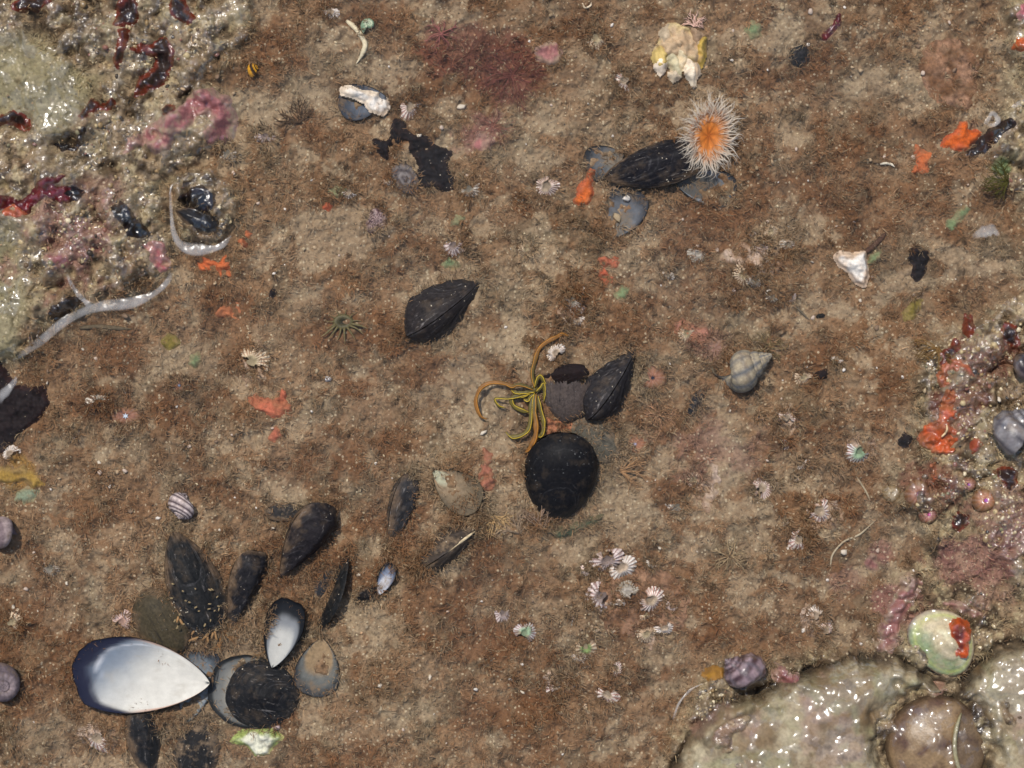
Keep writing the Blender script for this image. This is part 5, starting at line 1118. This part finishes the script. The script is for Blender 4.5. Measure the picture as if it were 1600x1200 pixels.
# ------------------------------------------------------------------ worm tube, twig, strands, feathery weeds
def strand(name, pts, rad, label, cat, col, mat=None, dz=3, n=30, group=None, sides=7):
    q = smooth_path([fit(*p, 8) for p in pts], n)
    z = Hs(q[:, 0], q[:, 1]); z = np.convolve(np.pad(z, 3, 'edge'), np.ones(7) / 7, 'valid') + dz
    cx, cy, cz = q[0, 0], q[0, 1], z[0]
    t = np.linspace(0, 1, n)
    P = np.stack([q[:, 0] - cx, cy - q[:, 1], z - cz], 1)
    V, F = tube(P, rad * np.clip(np.minimum(0.6 + t * 3, (1.02 - t) * 4), 0.25, 1), sides)
    return tag(link(name, build_mesh(name, V * S, F, mat or M_barn, lin(col)), None, tuple(W(cx, cy, cz))), label, cat, group)
strand('worm_tube', [(540, 30), (552, 40), (562, 52), (570, 68), (566, 82), (556, 98)], 4.2, 'pale curved worm tube near the top beside the tiny green snail', 'worm tube', (206, 190, 156))
strand('twig', [(122, 512), (150, 510), (176, 512), (204, 514)], 3.6, 'thin dark twig lying under the water rim', 'twig', (92, 80, 62), M_stone)
strand('dead_weed', [(1298, 886), (1302, 866), (1320, 846), (1345, 834), (1372, 812)], 1.6, 'thin grey dead weed thread curving on the right shore', 'seaweed', (168, 152, 124))
strand('dead_weed', [(1360, 782), (1352, 766), (1346, 756), (1338, 744)], 1.4, 'short grey weed thread above the clear bead', 'seaweed', (156, 140, 112))
strand('twig', [(1236, 470), (1250, 484), (1266, 500)], 1.8, 'tiny dark twig stuck in the sand patch on the right', 'twig', (96, 86, 70), M_stone)
strand('twig', [(1276, 495), (1283, 493), (1290, 492)], 3.2, 'small black splinter lying in the pale sand patch', 'twig', (30, 28, 26), M_stone)
strand('worm_tube', [(1376, 256), (1384, 255), (1392, 256), (1398, 261)], 2.0, 'little white worm tube left of the orange hourglass sponge', 'worm tube', (206, 194, 170))
strand('worm_tube', [(362, 990), (370, 986), (374, 995), (370, 1006)], 1.6, 'small hooked pale worm tube right of the large white shell', 'worm tube', (206, 186, 156))
strand('worm_tube', [(1466, 682), (1472, 674), (1472, 662)], 1.5, 'thin cream worm tube on the long wet orange sponge', 'worm tube', (226, 196, 150), dz=10)
strand('worm_tube', [(910, 4), (914, 12), (922, 10), (924, 3)], 1.6, 'looped cream worm tube at the upper edge', 'worm tube', (210, 190, 160))
strand('worm_tube', [(950, 300), (958, 302), (964, 296), (962, 312), (960, 326)], 1.8, 'white forked worm tube under the long black mussel', 'worm tube', (206, 200, 186)) if False else None
strand('dark_seaweed', [(1352, 395), (1366, 384), (1378, 372), (1386, 362)], 4.5, 'dark brown weed stalk behind the white triangular shell', 'seaweed', (74, 52, 40), M_weed)
strand('dark_seaweed', [(674, 746), (690, 738), (712, 730)], 1.8, 'thin dark stalk lying over the half buried pearly shell', 'seaweed', (64, 56, 46), M_weed)
strand('worm_tube', [(930, 716), (944, 724), (962, 716), (974, 708)], 2.0, 'dark thread of byssus right of the big black oval mussel', 'byssus', (74, 66, 56), M_weed) if False else None

def feather(px, py, n, L, wd, label, col, spread=360, deg0=0, up=0.35, seed=0, name='feathery_seaweed', branch=3, jit=0.25, flatz=4):
    rr = random.Random(seed); Vs, Fs, Cs = [], [], []; off = 0
    z0 = Hm(px, py, 8)
    def rib(p, a, el, L, wd, dep):
        nonlocal off
        k_ = 7; pts = []
        q = np.array(p, float)
        for i in range(k_):
            pts.append(q.copy()); st = L / (k_ - 1)
            a += rr.uniform(-jit, jit)
            q = q + st * np.array([math.cos(a) * math.cos(el), math.sin(a) * math.cos(el), math.sin(el)])
            el -= 0.10
            g = Hs(px + q[0], py - q[1]) - z0 + 2
            q[2] = max(q[2], g)
            if dep and i in (2, 3, 4) and rr.random() < 0.85: rib(q, a + rr.choice((-1, 1)) * rr.uniform(.4, .9), el, L * 0.45, wd * .7, dep - 1)
        V, F = tube(np.array(pts), wd * np.linspace(1, .3, k_), 4)
        Vs.append(V); Fs.extend([tuple(x + off for x in f) for f in F]); off += len(V)
        Cs.append(np.tile(lin(col) * rr.uniform(0.6, 1.35), (len(V), 1)))
    for j in range(n):
        a = R(deg0) + R(spread) * (j + rr.random()) / n
        rib((rr.uniform(-3, 3), rr.uniform(-3, 3), flatz), a, up * rr.uniform(0, 1), L * rr.uniform(.6, 1.15), wd, 1 if branch else 0)
    x, y = fit(px, py, z0)
    return tag(link(name, build_mesh(name, np.concatenate(Vs) * S, Fs, M_turf, np.concatenate(Cs)), None, tuple(W(x, y, z0))), label, 'seaweed', 'feathery seaweed tufts')
feather(800, 118, 60, 56, 0.55, 'wine red feathery weed fanned out near the top', (116, 70, 60), seed=1, branch=1, jit=0.4)
feather(735, 88, 44, 46, 0.5, 'brownish red feathery weed left of the wine red fan', (114, 74, 60), seed=2, jit=0.4)
feather(770, 195, 24, 34, 0.5, 'pale pink feathery weed under the wine red fan', (136, 92, 78), seed=3)
feather(690, 55, 18, 30, 0.9, 'reddish weed sprig above the white shell chip', (136, 86, 78), seed=4)
feather(772, 806, 22, 34, 0.9, 'straw coloured feathery weed left of the big black oval mussel', (178, 146, 102), spread=160, deg0=200, seed=5)
feather(846, 826, 12, 46, 1.0, 'grey brown sprig growing across the foot of the big oval mussel', (140, 116, 96), spread=110, deg0=40, up=0.9, seed=6)
feather(812, 832, 14, 38, 0.9, 'fine grey sprig left of the foot of the big oval mussel', (150, 128, 104), spread=120, deg0=50, up=.8, seed=7)
feather(1572, 285, 20, 34, 1.0, 'dark green hairy weed at the right frame edge', (74, 70, 34), spread=160, deg0=90, seed=8)
feather(1085, 40, 16, 20, 1.1, 'pale pink branching weed above the ragged yellow oyster', (206, 168, 148), spread=180, deg0=0, seed=9)
feather(970, 735, 24, 44, 0.9, 'tawny feathery weed sweeping right of the big oval mussel', (158, 122, 86), spread=120, deg0=-60, seed=10)
feather(1030, 650, 20, 30, 0.9, 'tawny hairy weed between the two pinkish anemones', (160, 122, 92), seed=11)
feather(468, 190, 22, 34, 0.9, 'dark brown bristly weed left of the boot shaped chip', (84, 64, 46), spread=200, deg0=20, seed=12)
feather(1140, 870, 22, 34, 0.9, 'sandy tangled weed right of the flat stone', (150, 128, 96), seed=13)
feather(1200, 540, 18, 28, 0.9, 'olive hairy weed above the whelk tip', (116, 98, 66), seed=14)
feather(1465, 545, 20, 34, 0.9, 'olive brown weed strands at the right waterline', (110, 84, 50), spread=200, deg0=140, seed=15)
feather(420, 1010, 16, 30, 0.9, 'brown tangled threads over the narrow white shell rim', (128, 98, 66), seed=16)
feather(350, 990, 22, 30, 1.0, 'ginger tangled threads between the clump mussels', (150, 108, 66), seed=17)

# cream worm tubes and specks on the charcoal mussel
rr = random.Random(21)
def pellet(px, py, L, deg, label, group, col, rad=2.0, z=None):
    zz = Hs(px, py) + 4 if z is None else z
    P = np.array([(-L / 2, 0, 0), (-L / 4, 0.4, 0.8), (L / 4, -0.4, 0.8), (L / 2, 0, 0.)]); V, F = tube(P, np.array([.7, 1, 1, .7]) * rad, 6)
    x, y = fit(px, py, float(zz))
    return tag(link('worm_tube', build_mesh('worm_tube', V * S, F, M_barn, lin(col)), None, tuple(W(x, y, float(zz))), (0, 0, R(deg))), label, 'worm tube', group)
for j in range(24):
    px, py = rr.uniform(268, 345), rr.uniform(905, 985)
    pellet(px, py, rr.uniform(2.5, 5.5), rr.uniform(0, 180), 'tiny cream worm tube on the lower half of the long charcoal mussel', 'worm tubes on charcoal mussel', (150, 128, 92), rr.uniform(0.8, 1.3), Hs(px, py) + 10 + 31 * max(0.1, 1 - (abs(px - 306) / 46) ** 2) ** 0.5)
for j in range(12):
    px, py = rr.uniform(270, 350), rr.uniform(965, 1000)
    pellet(px, py, rr.uniform(10, 17), rr.uniform(0, 180), 'tan bran like flake in the gap above the large white shell', 'bran flakes in the clump', (150, 114, 74), 2.0, float(Hs(px, py)) + 14)

def sample(A, x, y):
    return A[np.clip(((y - y0) / ST).astype(int), 0, len(gy) - 1) + len(far), np.clip(((x - x0) / ST).astype(int), 0, len(gx) - 1) + len(far)]
# shell crumbs one could pick up
def chunk(rr, r):
    th = np.linspace(0, 2 * math.pi, 7, endpoint=False)
    V = [(r * math.cos(t_) * rr.uniform(.6, 1.1), r * math.sin(t_) * rr.uniform(.5, 1.0), rr.uniform(0, .25) * r) for t_ in th]
    V += [(x * .7, y * .7, z + r * .35) for x, y, z in V]
    F = [tuple(range(7, 14))] + [(i, (i + 1) % 7, 7 + (i + 1) % 7, 7 + i) for i in range(7)] + [tuple(range(7))[::-1]]
    return np.array(V), F
CH = []
for v in range(14):
    V, F = chunk(rr, 1.0)
    wd_, cc_ = (('cream', (214, 200, 178)), ('tan', (186, 160, 126)), ('pinkish', (200, 178, 158)), ('tan', (170, 150, 118)), ('drab', (150, 128, 98)), ('white', (226, 216, 202)), ('brown', (126, 104, 84)))[v % 7]
    CH.append((build_mesh('shell_fragment', V, F, M_white, lin(cc_)), wd_))
spots = [(195, 736, 6), (172, 760, 4), (286, 690, 3), (1483, 36, 5), (1150, 100, 4), (1345, 110, 5), (1266, 18, 7), (1320, 12, 4), (1262, 70, 5), (985, 705, 3), (1015, 826, 4), (1120, 390, 5), (1046, 496, 4),
         (1308, 430, 3), (1210, 560, 3), (260, 480, 6), (130, 545, 4), (150, 560, 5), (196, 494, 8), (1290, 455, 4), (1500, 90, 5), (755, 676, 7), (1430, 1010, 3), (1445, 610, 5), (1455, 620, 4), (1318, 862, 8), (630, 1140, 4),
         (700, 956, 4), (770, 905, 3), (1028, 1052, 5), (816, 1038, 4), (1490, 110, 9), (1332, 105, 4), (1170, 68, 4), (1222, 12, 6), (690, 200, 5), (655, 212, 5), (340, 120, 6), (180, 200, 6), (286, 140, 6), (365, 270, 5),
         (720, 168, 9), (860, 24, 5), (1365, 1000, 4), (1250, 1010, 7), (1255, 985, 6), (1360, 250, 4), (1382, 246, 4), (1182, 262, 5), (960, 294, 5), (988, 302, 4), (978, 310, 9), (965, 340, 10), (1222, 1180, 4)]
while len(spots) < 290:
    x, y = rr.uniform(20, 1580), rr.uniform(15, 1185)
    if EX[int((y + 60) / 2), int((x + 60) / 2)] == 0 and not (x < 140 and y < 240): spots.append((x, y, rr.choice((2.2, 2.6, 3.0, 3.4, 4.2, 5.5))))
for j, (x, y, s_) in enumerate(spots):
    z = float(Hs(x, y)) + 1.5
    fx, fy = fit(x, y, z)
    me_, wd_ = CH[rr.randrange(14)]
    o = link('shell_fragment', me_, None, tuple(W(fx, fy, z)), (rr.uniform(-.5, .5), rr.uniform(-.5, .5), rr.uniform(0, 6)))
    o.scale = (s_ * S, s_ * S * rr.uniform(.6, 1), s_ * S)
    q_ = sample(SANDG, np.array([x]), np.array([y]))[0]; q2 = sample(wet, np.array([x]), np.array([y]))[0]
    lab = ('larger ' if s_ >= 5 else 'small ' if s_ >= 3 else 'tiny ') + wd_ + ' crumb of broken shell lying loose ' + ('on the wet rock' if q2 > .5 else 'on pale sand' if q_ > .45 else 'in the brown turf')
    tag(o, lab, 'shell chip', 'loose ' + wd_ + ' shell crumbs')

# ------------------------------------------------------------------ sky sheen of the meniscus, painted as whitish ribbons along the rocks
def film(pts, wd, label, n=40):  # ribbon whose pale colour imitates the meniscus reflecting the sky
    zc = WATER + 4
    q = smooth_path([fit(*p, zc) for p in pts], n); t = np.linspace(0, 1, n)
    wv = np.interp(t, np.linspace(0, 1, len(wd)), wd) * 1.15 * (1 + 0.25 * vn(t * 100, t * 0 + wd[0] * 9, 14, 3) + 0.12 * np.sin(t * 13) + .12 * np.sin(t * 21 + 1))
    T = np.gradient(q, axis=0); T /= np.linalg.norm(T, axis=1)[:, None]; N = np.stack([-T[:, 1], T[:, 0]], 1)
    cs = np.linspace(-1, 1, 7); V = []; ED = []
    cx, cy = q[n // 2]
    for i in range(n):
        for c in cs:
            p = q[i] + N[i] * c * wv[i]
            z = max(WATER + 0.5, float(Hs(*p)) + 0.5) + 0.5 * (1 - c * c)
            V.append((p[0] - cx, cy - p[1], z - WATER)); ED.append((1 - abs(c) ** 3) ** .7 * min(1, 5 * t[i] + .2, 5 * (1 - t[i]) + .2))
    o = link('water_rim_sheen', build_mesh('water_rim_sheen', np.array(V) * S, grid_faces(n, 7), M_rim_sheen, extra={'edge': np.array(ED)}), None, tuple(W(cx, cy, WATER)))
    return tag(o, label, 'water rim', 'sky sheen painted on water rims along the rocks')
film([(20, 563), (60, 535), (95, 506), (125, 489), (160, 478), (205, 473), (240, 459), (260, 441), (267, 426)], [2, 6, 7, 6, 8, 7, 6, 5, 3], 'longest water rim with painted sky sheen curving along the wet mound on the left')
film([(104, 428), (112, 446), (126, 464), (142, 480)], [2, 3, 4, 6], 'short water rim branch with painted sky sheen joining the longest one')
film([(266, 292), (267, 330), (272, 366), (288, 386), (320, 390), (345, 384), (361, 368)], [1.5, 2, 4, 8, 7, 6, 2], 'hook shaped water rim with painted sky sheen under the waterline mound')
film([(278, 285), (268, 290), (264, 306)], [1, 1.5, 1], 'thin wisp of painted water rim sheen at the top of the hook')
film([(-6, 626), (8, 612), (22, 596), (24, 588)], [6, 6, 4, 2], 'water rim with painted sky sheen over the big black torn seaweed')
film([(1520, 370), (1538, 362), (1552, 360), (1562, 368)], [2, 9, 8, 2], 'star shaped patch of painted sky sheen on the right turf')
film([(1534, 352), (1540, 362), (1538, 374)], [2, 6, 2], 'upper point of the star shaped painted sheen') if False else None
film([(1540, 194), (1546, 184), (1552, 176), (1560, 186), (1556, 194), (1544, 196)], [3, 4, 3, 4, 4, 2], 'looped painted sky sheen beside the bright orange lobe')
film([(1582, 168), (1592, 162), (1612, 158)], [2, 4, 4], 'painted sky sheen streak at the right frame edge')
film([(1052, 1124), (1062, 1098), (1080, 1078), (1100, 1068)], [1.5, 1.6, 1.6, 1], 'thin water rim with painted sky sheen at the foot of the broad boulder')

for tg in ((398, 965, 26, 30, 0, 2.0), (500, 935, 26, 40, 20, 1.5), (345, 1000, 26, 16, 0, 2.0), (735, 800, 30, 24, 30, 1.6), (655, 865, 24, 24, 0, 1.5), (430, 870, 20, 26, 0, 1.2), (960, 690, 30, 24, 0, 1.4), (1010, 640, 24, 24, 0, 1.5), (1120, 540, 26, 20, 0, 1.2), (885, 820, 60, 10, 0, 1.5), (615, 870, 16, 14, 0, 1.2), (980, 560, 12, 30, 0, 1.5), (1075, 300, 50, 14, 0, 1.0), (960, 365, 30, 10, 0, 1.0), (255, 1135, 40, 12, 0, 1.5), (300, 1130, 30, 16, 0, 1.5)): FRINGE.append(tg)
# ------------------------------------------------------------------ turf: filaments nobody could count
NF = 330000
fx = rng.uniform(-50, 1650, NF); fy = rng.uniform(-50, 1250, NF)
ex = EX[np.clip(((fy + 60) / 2).astype(int), 0, 659), np.clip(((fx + 60) / 2).astype(int), 0, 859)]
sandv = sample(SANDG, fx, fy); wetv = sample(wet, fx, fy)
clump = np.clip(0.55 + 0.9 * fbm(fx, fy, 26, 3, 3), 0.05, 1)
keep = rng.random(NF) < (1 - ex) * (1 - 0.88 * sandv) * (1 - 0.86 * wetv) * clump
# boulders stay bare
for lb in (LOBE1, LOBE2): keep &= sdp(fx, fy, lb) > 6
keep &= ~((fx < 160) & (fy < 240) & (wetv > .3))
fx, fy = fx[keep], fy[keep]
ang = fbm(fx, fy, 28, 2, 5) * 5 + rng.normal(0, 0.9, len(fx))
ln = rng.uniform(3.5, 10, len(fx)) + 7 * (rng.random(len(fx)) < 0.12)
# small tufts standing up in the brown patches
NT_ = 5200
tx = rng.uniform(-50, 1650, NT_); ty = rng.uniform(-50, 1250, NT_)
exq = EX[np.clip(((ty + 60) / 2).astype(int), 0, 659), np.clip(((tx + 60) / 2).astype(int), 0, 859)]
kp = rng.random(NT_) < (1 - exq) * (1 - 0.9 * sample(SANDG, tx, ty)) * (1 - 0.92 * sample(wet, tx, ty)) * (0.35 + 0.65 * (sample(CG, tx, ty)[:, 0] < 0.2))
for lb in (LOBE1, LOBE2): kp &= sdp(tx, ty, lb) > 8
tx, ty = tx[kp], ty[kp]; HPT = 16
ta = np.repeat(rng.uniform(0, 6.28, len(tx)), HPT) + rng.normal(0, 1.1, len(tx) * HPT)
TTX = np.repeat(tx, HPT) + rng.normal(0, 1.8, len(tx) * HPT); TTY = np.repeat(ty, HPT) + rng.normal(0, 1.8, len(tx) * HPT)
TTC = np.repeat(rng.uniform(0.5, 1.3, len(tx)), HPT); TTL = rng.uniform(6, 14, len(tx) * HPT)
NTUFT = len(TTX)
# fringes round the shells
FX, FY, FA, FL = [np.concatenate([fx, TTX])], [np.concatenate([fy, TTY])], [np.concatenate([ang, ta])], [np.concatenate([ln, TTL])]
for (px, py, rx, ry, deg, k_) in FRINGE:
    m = int((rx + ry) * 4.2 * k_)
    t = rng.uniform(0, 2 * math.pi, m); a = R(deg); s_ = np.where(k_ > 1.1, rng.uniform(0.72, 1.22, m), rng.uniform(0.93, 1.15, m))
    ex_, ey_ = rx * np.cos(t) * s_, ry * np.sin(t) * s_
    X = px + ex_ * math.cos(a) - ey_ * math.sin(a); Y = py - (ex_ * math.sin(a) + ey_ * math.cos(a))
    FX.append(X); FY.append(Y); FA.append(np.arctan2(-(Y - py), X - px) + rng.normal(0, 0.8, m) + math.pi * (rng.random(m) < 0.45)); FL.append(rng.uniform(6, 15, m))
fx, fy, ang, ln = (np.concatenate(q) for q in (FX, FY, FA, FL))
n = len(fx)
hz = Hs(fx, fy)
base = sample(CG, fx, fy) * rng.uniform(0.6, 1.5, n)[:, None]
tint = rng.random(n)
n00 = len(FX[0]); base[n00 - NTUFT:n00] *= TTC[:, None]
base = np.where((tint < 0.30)[:, None], base * np.array([1.06, 0.94, 0.84]), base)
base = np.where((tint > 0.90)[:, None], lin(160, 138, 106) * rng.uniform(.5, 1.0, n)[:, None], base)
wd = rng.uniform(0.28, 0.62, n)
cur = rng.normal(0, 0.5, n); rise = rng.uniform(1.5, 6.0, n)
nf0 = len(FX[0]); rise[nf0:] = rng.uniform(4, 24, n - nf0); rise[nf0 - NTUFT:nf0] = rng.uniform(4, 12, NTUFT)
pts = []
X, Y, Z = fx.copy(), fy.copy(), hz + 0.3
rows = [(X, Y, Z)]
for s_ in range(3):
    a_ = ang + cur * s_
    X = X + np.cos(a_) * ln / 3; Y = Y - np.sin(a_) * ln / 3
    Z = np.maximum(hz + rise * (0.55, 0.9, 1.0)[s_], Hs(X, Y) + 0.8)
    rows.append((X, Y, Z))
VV = np.empty((n, 7, 3))
for s_ in range(4):
    X, Y, Z = rows[s_]; a_ = ang + cur * min(s_, 2) + math.pi / 2
    if s_ < 3:
        w_ = wd * (1.0, 0.9, 0.65)[s_]
        VV[:, s_ * 2] = W(X + np.cos(a_) * w_, Y - np.sin(a_) * w_, Z); VV[:, s_ * 2 + 1] = W(X - np.cos(a_) * w_, Y + np.sin(a_) * w_, Z + 0.3)
    else: VV[:, 6] = W(X, Y, Z)
o7 = (np.arange(n) * 7)[:, None]
T6 = np.concatenate([o7 + np.array([a]) for a in ((0, 1, 3), (0, 3, 2), (2, 3, 5), (2, 5, 4), (4, 5, 6))], 0)
me = build_mesh('algae_turf', VV.reshape(-1, 3), T6, M_turf, np.repeat(base, 7, 0))
tag(link('algae_turf', me), 'short brown filamentous algae turf over the pool floor', kind='stuff')

# grit: sand grains and shell specks
NG = 26000
gx_ = rng.uniform(-50, 1650, NG); gy_ = rng.uniform(-50, 1250, NG)
sv_ = sample(SANDG, gx_, gy_)
ex = EX[np.clip(((gy_ + 60) / 2).astype(int), 0, 659), np.clip(((gx_ + 60) / 2).astype(int), 0, 859)]
keep = rng.random(NG) < (0.12 + 0.88 * sv_) * (1 - ex) * np.clip(0.5 + 0.9 * fbm(gx_, gy_, 60, 3, 4), 0.05, 1)
for lb in (LOBE1, LOBE2): keep &= sdp(gx_, gy_, lb) > 6
gx_, gy_ = gx_[keep], gy_[keep]; n = len(gx_)
r_ = 0.5 + rng.exponential(0.42, n); r_ = np.minimum(r_, 2.6)
gz = Hs(gx_, gy_) + r_ * 0.4 + rng.uniform(0, 2.0, n)
octa = np.array([(1, 0, 0), (-1, 0, 0), (0, 1, 0), (0, -1, 0), (0, 0, 1), (0, 0, -1)], float)
sc_ = r_[:, None] * rng.uniform(0.6, 1.3, (n, 3))
th = rng.uniform(0, 6.28, n); co, si = np.cos(th)[:, None], np.sin(th)[:, None]
ox = octa[None, :, 0] * sc_[:, :1]; oy = octa[None, :, 1] * sc_[:, 1:2]; oz_ = octa[None, :, 2] * sc_[:, 2:3]
VV = W(gx_[:, None] + ox * co - oy * si, gy_[:, None] + ox * si + oy * co, gz[:, None] + oz_ * 0.6 + ox * 0.15)
FO = np.array([(0, 2, 4), (2, 1, 4), (1, 3, 4), (3, 0, 4), (2, 0, 5), (1, 2, 5), (3, 1, 5), (0, 3, 5)])[:, ::-1]
FF = ((np.arange(n) * 6)[:, None, None] + FO[None]).reshape(-1, 3)
pal = np.array([lin(205, 186, 150), lin(168, 148, 116), lin(122, 104, 82), lin(226, 214, 196), lin(188, 150, 112), lin(70, 60, 52)])
col = pal[rng.choice(6, n, p=[.20, .36, .24, .02, .10, .08])]
me = build_mesh('sand_grit', VV.reshape(-1, 3), FF, M_grit, np.repeat(col, 6, 0), smooth=False)
tag(link('sand_grit', me), 'scattered sand grains and fine shell grit', kind='stuff')

# coarse wet grains and shell grit cemented on the rocks out of the water
NW = 60000
qx = rng.uniform(-40, 1640, NW); qy = rng.uniform(-40, 1240, NW)
dens = 0.05 + 0.5 * sst(0.0, 0.5, fbm(qx, qy, 55, 3, 2))
for cx_, cy_, rx_, ry_, a_ in ((1500, 790, 110, 110, 1.0), (1520, 560, 90, 70, 0.6), (1560, 680, 60, 60, 0.5), (1120, 1110, 70, 50, 0.8), (160, 190, 50, 30, 0.4), (200, 270, 90, 40, 0.25), (150, 390, 110, 70, 0.4), (230, 60, 90, 70, 0.15), (1440, 930, 80, 40, 0.6), (1500, 950, 60, 40, 0.5)):
    dens = np.maximum(dens, a_ * sst(1.2, 0.5, np.sqrt(((qx - cx_) / rx_) ** 2 + ((qy - cy_) / ry_) ** 2)))
ex = EX[np.clip(((qy + 60) / 2).astype(int), 0, 659), np.clip(((qx + 60) / 2).astype(int), 0, 859)]
kp = rng.random(NW) < dens * sample(wet, qx, qy) * (1 - 0.85 * ex)
for lb in (LOBE1, LOBE2, SM_OLIVE, SM_LEFT): kp &= sdp(qx, qy, lb) > 2
qx, qy = qx[kp], qy[kp]; n = len(qx)
r_ = np.minimum(1.4 + rng.exponential(0.9, n), 5.5)
qz = Hs(qx, qy) + r_ * 0.25
ph_ = np.array([(math.cos(a), math.sin(a), z) if z == 0 else (0.72 * math.cos(a + .5), 0.72 * math.sin(a + .5), z) for z in (0, 0.7) for a in np.linspace(0, 2 * math.pi, 6, endpoint=False)] + [(0, 0, 1.0)])
FP = np.array([t_ for j in range(6) for t_ in ((j, (j + 1) % 6, 6 + j), ((j + 1) % 6, 6 + (j + 1) % 6, 6 + j), (6 + j, 6 + (j + 1) % 6, 12))])
sc_ = r_[:, None] * rng.uniform(0.6, 1.25, (n, 3)); th = rng.uniform(0, 6.28, n); co, si = np.cos(th)[:, None], np.sin(th)[:, None]
ox = ph_[None, :, 0] * sc_[:, :1]; oy = ph_[None, :, 1] * sc_[:, 1:2]; oz_ = ph_[None, :, 2] * sc_[:, 2:3]
VV = W(qx[:, None] + ox * co - oy * si, qy[:, None] + ox * si + oy * co, qz[:, None] + oz_ * 0.8 - 0.3 * r_[:, None])
# +y of the picture points down, so the winding turns round
FF = ((np.arange(n) * 13)[:, None, None] + FP[:, ::-1][None]).reshape(-1, 3)
pal = np.array([lin(176, 156, 116), lin(140, 116, 80), lin(96, 78, 58), lin(206, 190, 156), lin(128, 88, 74), lin(56, 48, 40), lin(120, 112, 84)])
col = pal[rng.choice(7, n, p=[.24, .24, .18, .08, .08, .10, .08])]
me = build_mesh('wet_grit', VV.reshape(-1, 3), FF, attr_mat('wet_grain', rough=0.4, spec=0.3, bump=0.4, bsize=3, grain=0.3, gsize=3, coat=1.0, coat_bump=1.5), np.repeat(col, 13, 0))
tag(link('wet_grit', me), 'coarse wet grains cemented on the rocks above the water', kind='stuff')
